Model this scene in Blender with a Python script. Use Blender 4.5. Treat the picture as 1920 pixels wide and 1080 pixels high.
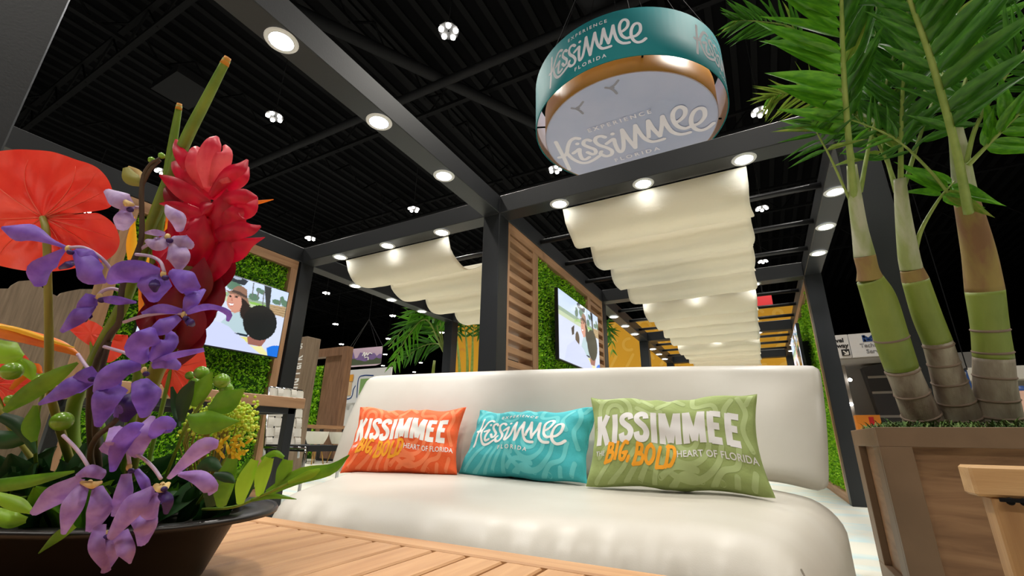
import bpy, bmesh, math, random
import numpy as np
from mathutils import Vector, Matrix
random.seed(7); rng = np.random.default_rng(7)
S = bpy.context.scene
COL = S.collection
for o in list(bpy.data.objects): bpy.data.objects.remove(o)

# ------------------------------------------------------------------ camera
F = 836.95                                   # focal length in pixels of a 1920 px wide frame
PIT, YAW, ROL = math.radians(18.726), math.radians(28.591), math.radians(.92)
HC = .53
fw = Vector((-math.sin(YAW)*math.cos(PIT), math.cos(YAW)*math.cos(PIT), math.sin(PIT)))
rt = Vector((math.cos(YAW), math.sin(YAW), 0)); up = rt.cross(fw)
R_ = math.cos(ROL)*rt + math.sin(ROL)*up; U_ = -math.sin(ROL)*rt + math.cos(ROL)*up
CAM = Vector((0, 0, HC))
cd = bpy.data.cameras.new('camera'); cam = bpy.data.objects.new('camera', cd); COL.objects.link(cam)
cd.sensor_width = 36; cd.lens = F/1920*36; cd.clip_start = .02; cd.clip_end = 300
cam.matrix_world = Matrix(((R_.x, U_.x, -fw.x, CAM.x), (R_.y, U_.y, -fw.y, CAM.y), (R_.z, U_.z, -fw.z, CAM.z), (0, 0, 0, 1)))
S.camera = cam
# ------------------------------------------------------------------ world and exposure
w = bpy.data.worlds.new('world'); S.world = w; w.use_nodes = True
w.node_tree.nodes['Background'].inputs[0].default_value = (.75, .85, 1, 1)
w.node_tree.nodes['Background'].inputs[1].default_value = .02
S.view_settings.view_transform = 'Standard'; S.view_settings.look = 'None'
S.view_settings.gamma = 1; S.view_settings.use_curve_mapping = False
S.view_settings.exposure = 0.6
DOWN_W = 13.0      # watts of each recessed downlight
BAY_W = 700.0     # watts of each high-bay hall lamp

# ------------------------------------------------------------------ helpers
def ray(x, y): x, y = float(x), float(y); return (x-960)/F*R_ + (540-y)/F*U_ + fw
def PX(x, y, t): return CAM + ray(x, y)*float(t)                  # a point at depth t
def onY(x, y, Y): d = ray(x, y); return CAM + d*(Y/d.y)
def onX(x, y, X): d = ray(x, y); return CAM + d*(X/d.x)
def onZ(x, y, Z): d = ray(x, y); return CAM + d*((Z-HC)/d.z)

def cr(pts, n):
    """Catmull-Rom through rows of numbers, n samples."""
    P = np.array(pts, float); m = len(P)
    if m == 2: return np.array([P[0]+(P[1]-P[0])*k/(n-1) for k in range(n)])
    E = np.vstack([2*P[0]-P[1], P, 2*P[-1]-P[-2]]); out = []
    for k in range(n):
        u = k/(n-1)*(m-1); i = min(int(u), m-2); t = u-i
        a, b, c, d = E[i], E[i+1], E[i+2], E[i+3]
        out.append(.5*((2*b)+(c-a)*t+(2*a-5*b+4*c-d)*t*t+(3*b-a-3*c+d)*t**3))
    return np.array(out)

class MB:
    def __init__(s): s.v = []; s.f = []
    def add(s, v, f):
        o = len(s.v); s.v += [tuple(p) for p in v]; s.f += [tuple(i+o for i in q) for q in f]; return s
    def box(s, x0, x1, y0, y1, z0, z1, bev=0):
        if bev:
            bm = bmesh.new(); bmesh.ops.create_cube(bm, size=1)
            for v in bm.verts: v.co = Vector(((x0+x1)/2+v.co.x*(x1-x0), (y0+y1)/2+v.co.y*(y1-y0), (z0+z1)/2+v.co.z*(z1-z0)))
            bmesh.ops.bevel(bm, geom=bm.edges[:], offset=bev, segments=1, affect='EDGES')
            bm.verts.index_update(); s.add([v.co for v in bm.verts], [[v.index for v in f.verts] for f in bm.faces]); bm.free(); return s
        v = [(x, y, z) for z in (z0, z1) for y in (y0, y1) for x in (x0, x1)]
        return s.add(v, [(0, 2, 3, 1), (4, 5, 7, 6), (0, 1, 5, 4), (2, 6, 7, 3), (0, 4, 6, 2), (1, 3, 7, 5)])
    def grid(s, P, wrap=False):
        n = len(P); m = len(P[0]); f = []
        for i in range(n-1):
            for j in range(m if wrap else m-1):
                k = (j+1) % m; f.append((i*m+j, i*m+k, (i+1)*m+k, (i+1)*m+j))
        return s.add([p for r in P for p in r], f)
    def tube(s, pts, rad, n=8, samples=None, cap=True):
        pts = [tuple(p) for p in pts]
        if not hasattr(rad, '__len__'): rad = [rad]*len(pts)
        if samples:
            q = cr([list(p)+[r] for p, r in zip(pts, rad)], samples); pts = [Vector(a[:3]) for a in q]; rad = [a[3] for a in q]
        pts = [Vector(p) for p in pts]; rows = []; prev = None
        for i, p in enumerate(pts):
            t = (pts[min(i+1, len(pts)-1)]-pts[max(i-1, 0)]).normalized()
            a = prev if prev is not None else (Vector((0, 0, 1)) if abs(t.z) < .9 else Vector((1, 0, 0)))
            a = (a - t*a.dot(t)).normalized(); prev = a; b = t.cross(a)
            rows.append([p+(a*math.cos(2*math.pi*j/n)+b*math.sin(2*math.pi*j/n))*rad[i] for j in range(n)])
        s.grid(rows, True)
        if cap:
            o = len(s.v)-len(rows)*n; s.f.append(tuple(o+j for j in reversed(range(n)))); s.f.append(tuple(o+(len(rows)-1)*n+j for j in range(n)))
        return s
    def lathe(s, prof, c=(0, 0, 0), n=32):
        return s.grid([[(c[0]+r*math.cos(2*math.pi*j/n), c[1]+r*math.sin(2*math.pi*j/n), c[2]+z) for j in range(n)] for r, z in prof], True)
    def disc(s, c, r, n=24, flip=False):
        v = [(c[0]+r*math.cos(2*math.pi*j/n), c[1]+r*math.sin(2*math.pi*j/n), c[2]) for j in range(n)]
        return s.add(v, [tuple(range(n))[::-1] if flip else tuple(range(n))])
    def ball(s, c, r, n=10, sq=(1, 1, 1)):
        rows = [[(c[0]+sq[0]*r*math.sin(math.pi*i/n)*math.cos(2*math.pi*j/n), c[1]+sq[1]*r*math.sin(math.pi*i/n)*math.sin(2*math.pi*j/n), c[2]+sq[2]*r*math.cos(math.pi*i/n)) for j in range(n)] for i in range(n+1)]
        return s.grid(rows, True)
    def rbox(s, hx, hy, hz, rho, n, fn=None):
        """rounded box as a warped cube grid; fn maps a point of the box to the world"""
        for ax in range(3):
            for sg in (-1, 1):
                rows = []
                a, b = (ax+1) % 3, (ax+2) % 3; h = (hx, hy, hz)
                na, nb = n[a], n[b]
                for i in range(na+1):
                    row = []
                    for j in range(nb+1):
                        p = [0, 0, 0]; p[ax] = sg*h[ax]; p[a] = h[a]*math.sin((i/na-.5)*math.pi)*.0+h[a]*(2*i/na-1); p[b] = h[b]*(2*j/nb-1)
                        q = [max(-h[k]+rho, min(h[k]-rho, p[k])) for k in range(3)]; dv = Vector([p[k]-q[k] for k in range(3)])
                        m = max(abs(dv.x), abs(dv.y), abs(dv.z))
                        if dv.length > 1e-9: dv = dv.normalized()*(rho*m/rho)
                        p = Vector(q)+dv
                        row.append(fn(p) if fn else p)
                    rows.append(row)
                if sg < 0: rows = rows[::-1]
                s.grid(rows)
        return s
    def build(s, name, mat, parent=None, smooth=False, weld=0):
        me = bpy.data.meshes.new(name); me.from_pydata([tuple(p) for p in s.v], [], s.f)
        if weld:
            bm = bmesh.new(); bm.from_mesh(me); bmesh.ops.remove_doubles(bm, verts=bm.verts, dist=weld); bmesh.ops.recalc_face_normals(bm, faces=bm.faces); bm.to_mesh(me); bm.free()
        if smooth: me.polygons.foreach_set('use_smooth', [True]*len(me.polygons))
        me.materials.append(MAT[mat] if isinstance(mat, str) else mat)
        o = bpy.data.objects.new(name, me); COL.objects.link(o)
        if parent:
            o.parent = parent; o.matrix_parent_inverse = Matrix.Translation(-parent.location) if parent.rotation_euler.z == 0 else parent.matrix_basis.inverted()
        return o
def link(name, me, parent=None, mat=None):
    o = bpy.data.objects.new(name, me); COL.objects.link(o); o.parent = parent
    if parent: o.matrix_parent_inverse = Matrix.Translation(-parent.location)
    return o
def tag(o, label, cat, group=None, kind=None):
    o['label'] = label; o['category'] = cat
    if group: o['group'] = group
    if kind: o['kind'] = kind
    return o
def thing(name, label, cat, loc=(0, 0, 0), group=None):
    o = bpy.data.objects.new(name, None); o.empty_display_size = .05; COL.objects.link(o); o.location = loc
    return tag(o, label, cat, group)
def struct(o): o['kind'] = 'structure'; return o

# ------------------------------------------------------------------ materials
MAT = {}
def mat(name, col, rough=.5, metal=0, spec=.5, noise=None, bump=None, emit=None, trans=0, sheen=0, coat=0, island=None, alpha=None, sss=0):
    m = bpy.data.materials.new(name); m.use_nodes = True; N = m.node_tree.nodes; L = m.node_tree.links; b = N['Principled BSDF']
    b.inputs['Base Color'].default_value = (*col, 1); b.inputs['Roughness'].default_value = rough; b.inputs['Metallic'].default_value = metal
    b.inputs['Specular IOR Level'].default_value = spec; b.inputs['Coat Weight'].default_value = coat; b.inputs['Sheen Weight'].default_value = sheen
    tc = N.new('ShaderNodeTexCoord')
    def nz(scale, stretch, detail=4, dist=0):
        mp = N.new('ShaderNodeMapping'); mp.inputs['Scale'].default_value = stretch; L.new(tc.outputs['Object'], mp.inputs[0])
        n = N.new('ShaderNodeTexNoise'); n.inputs['Scale'].default_value = scale; n.inputs['Detail'].default_value = detail; n.inputs['Distortion'].default_value = dist; L.new(mp.outputs[0], n.inputs[0]); return n
    if noise:       # (scale, stretch, colour2, lo, hi)
        n = nz(noise[0], noise[1], 6, noise[5] if len(noise) > 5 else 0); r = N.new('ShaderNodeValToRGB'); r.color_ramp.elements[0].position = noise[3]; r.color_ramp.elements[1].position = noise[4]
        r.color_ramp.elements[0].color = (*col, 1); r.color_ramp.elements[1].color = (*noise[2], 1); L.new(n.outputs[0], r.inputs[0]); L.new(r.outputs[0], b.inputs['Base Color'])
    if island:      # random colour per leaf: list of colours
        g = N.new('ShaderNodeNewGeometry'); r = N.new('ShaderNodeValToRGB'); e = r.color_ramp.elements
        while len(e) < len(island): e.new(.5)
        for k, c in enumerate(island): e[k].position = k/(len(island)-1); e[k].color = (*c, 1)
        L.new(g.outputs['Random Per Island'], r.inputs[0]); L.new(r.outputs[0], b.inputs['Base Color'])
    if bump:        # (scale, stretch, strength, distance)
        n = nz(bump[0], bump[1]); u = N.new('ShaderNodeBump'); u.inputs['Strength'].default_value = bump[2]; u.inputs['Distance'].default_value = bump[3]
        L.new(n.outputs[0], u.inputs['Height']); L.new(u.outputs[0], b.inputs['Normal'])
    if emit:
        b.inputs['Emission Color'].default_value = (*emit[0], 1); b.inputs['Emission Strength'].default_value = emit[1]; m.cycles.emission_sampling = 'NONE'
    if trans:       # light passing through thin sheets
        t = N.new('ShaderNodeBsdfTranslucent'); x = N.new('ShaderNodeMixShader'); x.inputs[0].default_value = trans
        src = b.inputs['Base Color'].links[0].from_socket if b.inputs['Base Color'].links else None
        if src: L.new(src, t.inputs[0])
        else: t.inputs[0].default_value = (*col, 1)
        L.new(b.outputs[0], x.inputs[1]); L.new(t.outputs[0], x.inputs[2]); L.new(x.outputs[0], N['Material Output'].inputs[0])
    MAT[name] = m; return m
def srgb(r, g, b): return tuple(((c/255)/12.92 if c/255 <= .04045 else ((c/255+.055)/1.055)**2.4) for c in (r, g, b))
mat('black_paint', srgb(34, 36, 39), .42, bump=(160, (1, 1, 1), .15, .002))
mat('rail_metal', srgb(60, 60, 62), .3, .6)
mat('oak', srgb(176, 136, 100), .5, noise=(5, (5, 5, .35), srgb(146, 106, 74), .35, .7, .6), bump=(60, (6, 6, .3), .15, .002))
mat('oak_y', srgb(176, 136, 100), .5, noise=(5, (5, .35, 5), srgb(146, 106, 74), .35, .7, .6), bump=(60, (6, .3, 6), .15, .002))
mat('teak', srgb(202, 156, 110), .5, noise=(7, (6, .4, 6), srgb(174, 126, 82), .3, .75, .5), bump=(90, (6, .25, 6), .25, .0015))
mat('teak_x', srgb(202, 156, 110), .5, noise=(7, (.4, 6, 6), srgb(174, 126, 82), .3, .75, .5), bump=(90, (.25, 6, 6), .25, .0015))
mat('chair_wood', srgb(205, 165, 115), .5, noise=(9, (.4, 5, 5), srgb(176, 134, 86), .3, .75, .5), bump=(90, (.3, 6, 6), .2, .0015))
mat('chair_wood_z', srgb(190, 148, 98), .5, noise=(9, (5, 5, .4), srgb(150, 108, 66), .3, .75, .5), bump=(90, (6, 6, .3), .2, .0015))
mat('planter_frame', srgb(120, 94, 70), .55, noise=(8, (1, 1, 1), srgb(114, 89, 66), .4, .6))
mat('planter_panel', srgb(150, 112, 78), .55, noise=(4, (1, 1, 7), srgb(112, 78, 50), .3, .75, 1.2), bump=(50, (.5, .5, 8), .1, .002))
mat('greywood', srgb(150, 128, 106), .6, noise=(8, (6, 6, .4), srgb(118, 98, 80), .3, .7))
mat('bush_wood', srgb(142, 106, 80), .55, noise=(6, (6, 6, .4), srgb(108, 76, 54), .3, .7, .4))
mat('sofa', srgb(194, 189, 178), .42, noise=(3, (1, 1, 1), srgb(188, 182, 170), .4, .6), bump=(420, (1, 1, 1), .12, .001))
mat('seam', srgb(120, 112, 98), .7)
mat('canopy', srgb(244, 238, 222), .85, bump=(25, (1, 2, 2), .25, .01), trans=.35)
mat('pillow_orange', srgb(242, 96, 42), .8, bump=(45, (1, 1, 1), .35, .006)); mat('print_orange', srgb(250, 132, 84), .8)
mat('pillow_teal', srgb(64, 180, 188), .8, bump=(45, (1, 1, 1), .35, .006)); mat('print_teal', srgb(104, 203, 206), .8)
mat('pillow_green', srgb(148, 164, 98), .8, bump=(45, (1, 1, 1), .35, .006)); mat('print_green', srgb(170, 186, 126), .8)
mat('ink_white', srgb(240, 238, 234), .8); mat('ink_grey', srgb(222, 220, 218), .8); mat('ink_gold', srgb(247, 166, 34), .8)
mat('carpet', srgb(200, 198, 184), .95, noise=(1.6, (1, 2.4, 1), srgb(176, 196, 196), .5, .64, 1.2), bump=(300, (1, 1, 1), .3, .003))
mat('hedge', (.1, .3, .02), .5, island=[srgb(80, 144, 12), srgb(124, 192, 18), srgb(164, 224, 30), srgb(208, 248, 76)], trans=.4)
mat('hedge_back', srgb(40, 84, 14), .9)
mat('screen_glass', srgb(12, 13, 15), .12, spec=.6)
mat('bezel', srgb(24, 24, 26), .35)
mat('drum_teal', srgb(20, 124, 130), .75, spec=.25); mat('drum_gold', srgb(206, 146, 46), .4); mat('drum_inner', srgb(190, 186, 196), .6)
mat('drum_disc', srgb(188, 194, 228), .6, noise=(1.2, (1, 1, 1), srgb(178, 188, 224), .4, .6))
mat('drum_ink', srgb(240, 238, 255), .6); mat('drum_ink_w', srgb(222, 220, 228), .6); mat('bird_ink', srgb(150, 150, 170), .6)
mat('lamp_lens', (1, 1, 1), .4, emit=((.93, .97, 1), 14)); mat('lamp_trim', srgb(226, 226, 226), .4)
mat('bay_cell', (1, 1, 1), .4, emit=((1, .96, .88), 14)); mat('bay_body', srgb(40, 40, 42), .6)
mat('deck', srgb(12, 12, 14), .95, spec=.05); mat('steel', srgb(20, 20, 22), .8, spec=.1); mat('duct', srgb(30, 30, 33), .7, spec=.15)
mat('dark_wall', srgb(14, 14, 16), .95, spec=.05); mat('mid_wall', srgb(150, 146, 142), .8); mat('pale_wall', srgb(214, 208, 200), .8)
mat('palm_leaf', srgb(48, 98, 22), .38, island=[srgb(34, 78, 20), srgb(54, 108, 24), srgb(84, 138, 34)], trans=.3)
mat('palm_leaf_a', srgb(70, 134, 28), .36, noise=(6, (1, 1, 1), srgb(104, 166, 38), .4, .65), trans=.3)
mat('palm_leaf_b', srgb(50, 100, 30), .36, noise=(6, (1, 1, 1), srgb(74, 130, 36), .4, .65), trans=.3)
mat('palm_leaf_c', srgb(108, 148, 50), .4, noise=(6, (1, 1, 1), srgb(150, 160, 70), .4, .65), trans=.3)
mat('rachis', srgb(150, 166, 84), .5, noise=(20, (1, 1, 1), srgb(122, 146, 60), .3, .7))
mat('trunk_green', srgb(146, 158, 72), .5, noise=(7, (1, 1, .35), srgb(112, 130, 44), .3, .7), bump=(40, (3, 3, .4), .2, .003))
mat('trunk_grey', srgb(168, 158, 140), .7, noise=(9, (2, 2, .4), srgb(112, 92, 78), .35, .68), bump=(60, (4, 4, .4), .4, .004))
mat('trunk_ring', srgb(128, 108, 92), .8)
mat('trunk_sheath', srgb(186, 186, 160), .6, noise=(10, (2, 2, .3), srgb(146, 158, 96), .4, .65), bump=(50, (4, 4, .3), .2, .003))
mat('trunk_brown', srgb(132, 96, 62), .7, noise=(10, (2, 2, .3), srgb(152, 130, 70), .4, .65))
mat('moss', srgb(70, 96, 44), .9, island=[srgb(40, 70, 26), srgb(80, 108, 46), srgb(120, 140, 80)])
mat('soil', srgb(42, 34, 26), .95)
mat('anth', srgb(252, 84, 66), .3, noise=(14, (1, 1, 1), srgb(240, 58, 48), .4, .62), bump=(70, (1, 1, 1), .25, .003), trans=.22)
mat('anth_vein', srgb(255, 118, 96), .35, trans=.2)
mat('ginger', srgb(216, 16, 60), .42, noise=(60, (1, 1, .2), srgb(186, 8, 44), .35, .65), trans=.22)
mat('ginger_pale', srgb(238, 96, 108), .42, noise=(60, (1, 1, .2), srgb(214, 48, 74), .35, .65), trans=.22)
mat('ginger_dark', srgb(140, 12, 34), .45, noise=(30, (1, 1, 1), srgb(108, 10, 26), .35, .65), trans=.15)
mat('orchid', srgb(150, 112, 222), .5, noise=(70, (1, 1, 1), srgb(122, 84, 200), .35, .65), trans=.3)
mat('orchid_pale', srgb(212, 192, 234), .5, noise=(70, (1, 1, 1), srgb(168, 140, 206), .35, .65), trans=.3)
mat('orchid_mauve', srgb(190, 154, 220), .5, noise=(70, (1, 1, 1), srgb(160, 120, 204), .35, .65), trans=.3)
mat('orchid_dark', srgb(64, 38, 110), .5, trans=.15)
mat('pedicel', srgb(200, 176, 204), .5); mat('column', srgb(226, 196, 130), .5)
mat('stem_green', srgb(128, 158, 56), .45, noise=(30, (1, 1, .3), srgb(96, 132, 34), .35, .65)); mat('stem_olive', srgb(142, 138, 56), .5); mat('stem_brown', srgb(76, 62, 46), .6)
mat('stem_tip', srgb(206, 140, 40), .6)
mat('beak', srgb(246, 150, 44), .45, noise=(14, (1, 1, 1), srgb(240, 108, 36), .4, .65), trans=.15); mat('beak_yellow', srgb(252, 206, 52), .45, trans=.2)
mat('leaf', srgb(84, 136, 26), .4, noise=(30, (1, 1, 1), srgb(116, 166, 36), .4, .65), trans=.25); mat('leaf_bright', srgb(150, 196, 48), .4, trans=.3)
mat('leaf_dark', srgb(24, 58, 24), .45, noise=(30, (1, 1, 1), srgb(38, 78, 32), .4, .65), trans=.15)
mat('berry', srgb(118, 166, 42), .28, coat=.3); mat('solidago', srgb(196, 206, 52), .6, island=[srgb(150, 192, 36), srgb(192, 216, 54), srgb(220, 230, 84)]); mat('yellow_bloom', srgb(248, 208, 40), .5)
mat('bowl', srgb(22, 17, 16), .38)
mat('strap', srgb(228, 222, 208), .6); mat('chrome', srgb(200, 200, 204), .12, 1); mat('cushion_black', srgb(24, 24, 26), .7)
mat('stool_white', srgb(226, 222, 212), .5); mat('brass', srgb(190, 150, 80), .3, .9)
mat('yellow_wall', srgb(236, 172, 36), .7); mat('yellow_print', srgb(243, 188, 72), .7)
mat('sign_white', srgb(226, 226, 228), .5); mat('sign_ink', srgb(28, 28, 30), .6); mat('sign_blue', srgb(28, 66, 130), .5); mat('grey_ink', srgb(130, 130, 134), .6)
mat('curtain', srgb(214, 212, 210), .9, trans=.15); mat('poster_tan', srgb(214, 180, 140), .7); mat('poster_orange', srgb(232, 160, 50), .7); mat('poster_green', srgb(130, 170, 100), .7)
mat('mountain_a', srgb(120, 96, 150), .7); mat('mountain_b', srgb(74, 84, 60), .7); mat('mountain_sky', srgb(196, 170, 190), .7); mat('banner_blue', srgb(26, 66, 128), .6)
mat('yellow_line', srgb(240, 226, 30), .5, emit=(srgb(240, 226, 30), .4)); mat('orange_box', srgb(230, 140, 40), .6); mat('red_sign', srgb(190, 20, 30), .6)
mat('skyblue', srgb(90, 170, 220), .6); mat('peach', srgb(226, 180, 160), .6); mat('dark_tile', srgb(58, 58, 62), .4)
# ------------------------------------------------------------------ the hall
struct(MB().box(-60, 40, -14, 62, -.05, 0).build('floor', 'carpet'))
ceil = struct(MB().box(-60, 40, -14, 62, 12, 12.2).build('ceiling', 'deck'))
struct(MB().box(-60, 40, 61.8, 62, 0, 12).build('wall_back', 'dark_wall'))
struct(MB().box(-60, -59.8, -14, 62, 0, 12).build('wall_left', 'dark_wall'))
struct(MB().box(39.8, 40, -14, 62, 0, 12).build('wall_right', 'dark_wall'))
struct(MB().box(-60, 40, -14, -13.8, 0, 12).build('wall_front', 'dark_wall'))
# roof deck ribs, joists, girders and ducts hang from the ceiling
rib = MB()
for k in range(110): rib.box(-40+k*.55, -39.82+k*.55, 0, 40, 11.93, 12)
o = rib.build('deck_rib', 'steel', ceil); o['kind'] = 'stuff'
def joist(x0, y0, x1, y1, z, h, name, seg):
    m = MB(); a = Vector((x0, y0, z)); b = Vector((x1, y1, z)); d = (b-a).normalized(); s_ = Vector((-d.y, d.x, 0))*.07
    for zz in (0, h):
        p = [a+s_, a-s_, b-s_, b+s_]; m.add([q+Vector((0, 0, zz)) for q in p]+[q+Vector((0, 0, zz+.1)) for q in p], [(0, 1, 2, 3), (4, 7, 6, 5), (0, 4, 5, 1), (1, 5, 6, 2), (2, 6, 7, 3), (3, 7, 4, 0)])
    for k in range(seg):
        p, q = a.lerp(b, k/seg), a.lerp(b, (k+.5)/seg); r_ = a.lerp(b, (k+1)/seg)
        m.tube([p, q+Vector((0, 0, h))], .035, 4); m.tube([q+Vector((0, 0, h)), r_], .035, 4)
    return m.build(name, 'steel', ceil)
for y in (3.2, 8.9, 14.8, 20.8, 26.8): joist(-40, y, 20, y, 10.2, 1.1, 'girder', 30)
for x in (-32, -26, -20, -14, -8, -2, 4): joist(x, 1, x, 38, 10.7, .8, 'joist', 24)
def duct(pts, r): MB().tube(pts, r, 12).build('duct', 'duct', ceil, True)
duct([(-9.5, 2, 9.9), (-1.5, 17, 9.9)], .16); duct([(-2.2, 6.5, 10.3), (-.2, 20, 10.3)], .42); duct([(-36, 7.6, 9.7), (12, 7.6, 9.7)], .12); duct([(-22, 0, 9.8), (-22, 34, 9.8)], .14)
duct([(-30, 13.2, 9.5), (12, 13.2, 9.5)], .13)
for x, y in ((-13.5, 4.6), (-6.5, 3.5)):
    MB().box(x-.7, x+.7, y-.5, y+.5, 9.95, 10.2).build('vent_box', 'duct', ceil)
# high-bay lamps: a ring of five cells, hung in a grid
cell = MB(); cell.lathe([(.01, -.02), (.052, -.02), (.06, .02), (.01, .02)], n=10); cell.disc((0, 0, -.021), .052, 10, True)
body = MB(); body.lathe([(.02, .03), (.23, .03), (.23, .06), (.07, .1), (.07, .25), (.012, .26), (.012, 3.0)], n=10)
cell_me = None
ordn = ['first', 'second', 'third', 'fourth', 'fifth', 'sixth', 'seventh', 'eighth', 'ninth', 'tenth', 'eleventh', 'twelfth']
for iy in range(8):
    for ix in range(8):
        x, y = -40.9+ix*6.0+.0, 5.88+iy*5.96
        if (ix, iy) in ((7, 0),): continue
        p = cam.matrix_world.inverted() @ Vector((x, y, 9.0))
        if p.z > -1: continue
        u_, v_ = 960+F*p.x/-p.z, 540-F*p.y/-p.z
        if not (-30 < u_ < 1950 and -30 < v_ < 720): continue
        t = thing('high_bay_lamp', '%s hall lamp from the left in the %s row of ceiling lamps' % (ordn[ix], ordn[iy]), 'ceiling lamp', (x, y, 9), 'high-bay lamps under the hall roof')
        if cell_me is None:
            b0 = body.build('housing', 'bay_body'); c0 = cell.build('lamp_cell', 'bay_cell'); cell_me = c0.data; body_me = b0.data
            bpy.data.objects.remove(b0); bpy.data.objects.remove(c0)
        ob = link('housing', body_me); ob.parent = t
        for k in range(5):
            c = link('lamp_cell', cell_me); c.parent = t; a = 2*math.pi*k/5+.3; c.location = (.165*math.cos(a), .165*math.sin(a), 0)
        if iy < 4 and ix > 2:
            ld = bpy.data.lights.new('bay_light', 'SPOT'); ld.energy = BAY_W; ld.color = (1, .95, .87); ld.spot_size = math.radians(120); ld.spot_blend = .6; ld.shadow_soft_size = .45
            lo = bpy.data.objects.new('bay_light', ld); COL.objects.link(lo); lo.parent = t; lo.location = (0, 0, -.1)
# more lamps of the same grid behind and above the camera light the hall from outside the frame
for x, y, wh in ((1.1, 5.88, 'high above the round sign'), (7.2, 5.88, 'right of the palms'), (-4.9, -.1, 'left above the near post'), (1.1, -.1, 'straight above the viewer'), (7.2, -.1, 'far right beside the viewer'), (-10.9, -.1, 'far left beside the viewer'), (1.1, -6, 'right behind the viewer'), (-4.9, -6, 'left behind the viewer'), (-10.9, -6, 'far left behind the viewer')):
    t = thing('high_bay_lamp', 'round hall lamp out of view overhead, %s' % wh, 'ceiling lamp', (x, y, 9), 'high-bay lamps under the hall roof')
    ob = link('housing', body_me); ob.parent = t
    for k in range(5):
        c = link('lamp_cell', cell_me); c.parent = t; a = 2*math.pi*k/5+.3; c.location = (.165*math.cos(a), .165*math.sin(a), 0)
    ld = bpy.data.lights.new('bay_light', 'SPOT'); ld.energy = BAY_W; ld.color = (1, .95, .87); ld.spot_size = math.radians(120); ld.spot_blend = .6; ld.shadow_soft_size = .45
    lo = bpy.data.objects.new('bay_light', ld); COL.objects.link(lo); lo.parent = t; lo.location = (0, 0, -.1)

# ------------------------------------------------------------------ pergola frame
XA, XB, XC = -4.04, -1.685, .68; Y0, Y1, Y2, Y3, Y4 = .155, 2.805, 5.47, 8.12, 10.77; ZS, BH, HW = 2.231, .155, .075
perg = thing('pergola_frame', 'black metal pergola frame with square posts and beams over the lounge', 'pergola', (XB, Y1, 0))
def post(x, y): MB().box(x-HW, x+HW, y-HW, y+HW, 0, ZS, .004).build('post', 'black_paint', perg)
for x, y in ((XB, Y0), (XB, Y1), (XA, Y1), (XC, Y1), (XC, Y2), (XA, Y2), (XB, Y2), (XB, Y3), (XC, Y3), (XB, Y4), (XC, Y4)): post(x, y)
def beamx(x0, x1, y): MB().box(x0+HW, x1-HW, y-HW, y+HW, ZS, ZS+BH, .004).build('beam', 'black_paint', perg)
def beamy(x, y0, y1): MB().box(x-HW, x+HW, y0+HW, y1-HW, ZS, ZS+BH, .004).build('beam', 'black_paint', perg)
for x, y in ((XB, Y0), (XB, Y1), (XA, Y1), (XC, Y1), (XC, Y2), (XA, Y2), (XB, Y2), (XB, Y3), (XC, Y3), (XB, Y4), (XC, Y4)):
    MB().box(x-HW, x+HW, y-HW, y+HW, ZS, ZS+BH, .002).build('corner_block', 'black_paint', perg)
for y in (Y1, Y2): beamx(XA, XB, y)
for y in (Y1, Y2, Y3, Y4): beamx(XB, XC, y)
beamy(XA, Y0-.6, Y1); beamy(XA, Y1, Y2); beamy(XB, Y0, Y1)
for a, b in ((Y1, Y2), (Y2, Y3), (Y3, Y4)): beamy(XB, a, b); beamy(XC, a, b)
RAILS = []
for (xa, xb, ya, yb) in ((XB, XC, Y1, Y2), (XB, XC, Y2, Y3), (XB, XC, Y3, Y4), (XA, XB, Y1, Y2)):
    for k in range(3):
        y = (ya+yb)/2+(k-1)*.625; MB().tube([(xa+HW, y, 2.3), (xb-HW, y, 2.3)], .023, 10).build('canopy_rail', 'rail_metal', perg, True)
# recessed downlights
ring = MB().lathe([(.052, -.001), (.052, -.006), (.068, -.006), (.073, .0)], n=28); lens = MB().disc((0, 0, -.004), .0525, 28, True)
_r = ring.build('trim_ring', 'lamp_trim', None, True); _l = lens.build('lens', 'lamp_lens'); ring_me, lens_me = _r.data, _l.data
bpy.data.objects.remove(_r); bpy.data.objects.remove(_l)
def downlight(x, y, label):
    t = thing('downlight', label, 'downlight', (x, y, ZS-.002), 'recessed downlights in the pergola beams')
    a = link('trim_ring', ring_me); a.parent = t; b = link('lens', lens_me); b.parent = t
    ld = bpy.data.lights.new('downlight_beam', 'SPOT'); ld.energy = DOWN_W; ld.color = (.97, .98, 1); ld.spot_size = math.radians(125); ld.spot_blend = .75; ld.shadow_soft_size = .05
    lo = bpy.data.objects.new('downlight_beam', ld); COL.objects.link(lo); lo.parent = t; lo.location = (0, 0, -.02)
def dl_x(xa, xb, y, what):
    for k in range(3): downlight((xa+xb)/2+(k-1)*.628, y, '%s downlight from left in beam %s' % (ordn[k], what))
def dl_y(x, ya, yb, what):
    for k in range(3): downlight(x, (ya+yb)/2+(k-1)*.615, '%s downlight from front in beam %s' % (ordn[k], what))
dl_y(XB, Y0, Y1, 'running overhead to the centre post'); dl_x(XB, XC, Y1, 'above the front end of the large canopy'); dl_x(XA, XB, Y1, 'above the small canopy left of the centre post')
dl_y(XC, Y1, Y2, 'right of the large canopy by the palms'); dl_y(XA, Y1, Y2, 'behind the small canopy on the far left'); dl_x(XB, XC, Y2, 'crossing above the second canopy')
dl_y(XB, Y2, Y3, 'left of the second canopy'); dl_y(XB, Y3, Y4, 'left of the third canopy'); dl_y(XC, Y3, Y4, 'right of the third canopy'); dl_x(XB, XC, Y3, 'crossing above the third canopy')
dl_x(XA, XB, Y2, 'at the back of the left pergola bay')

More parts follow.
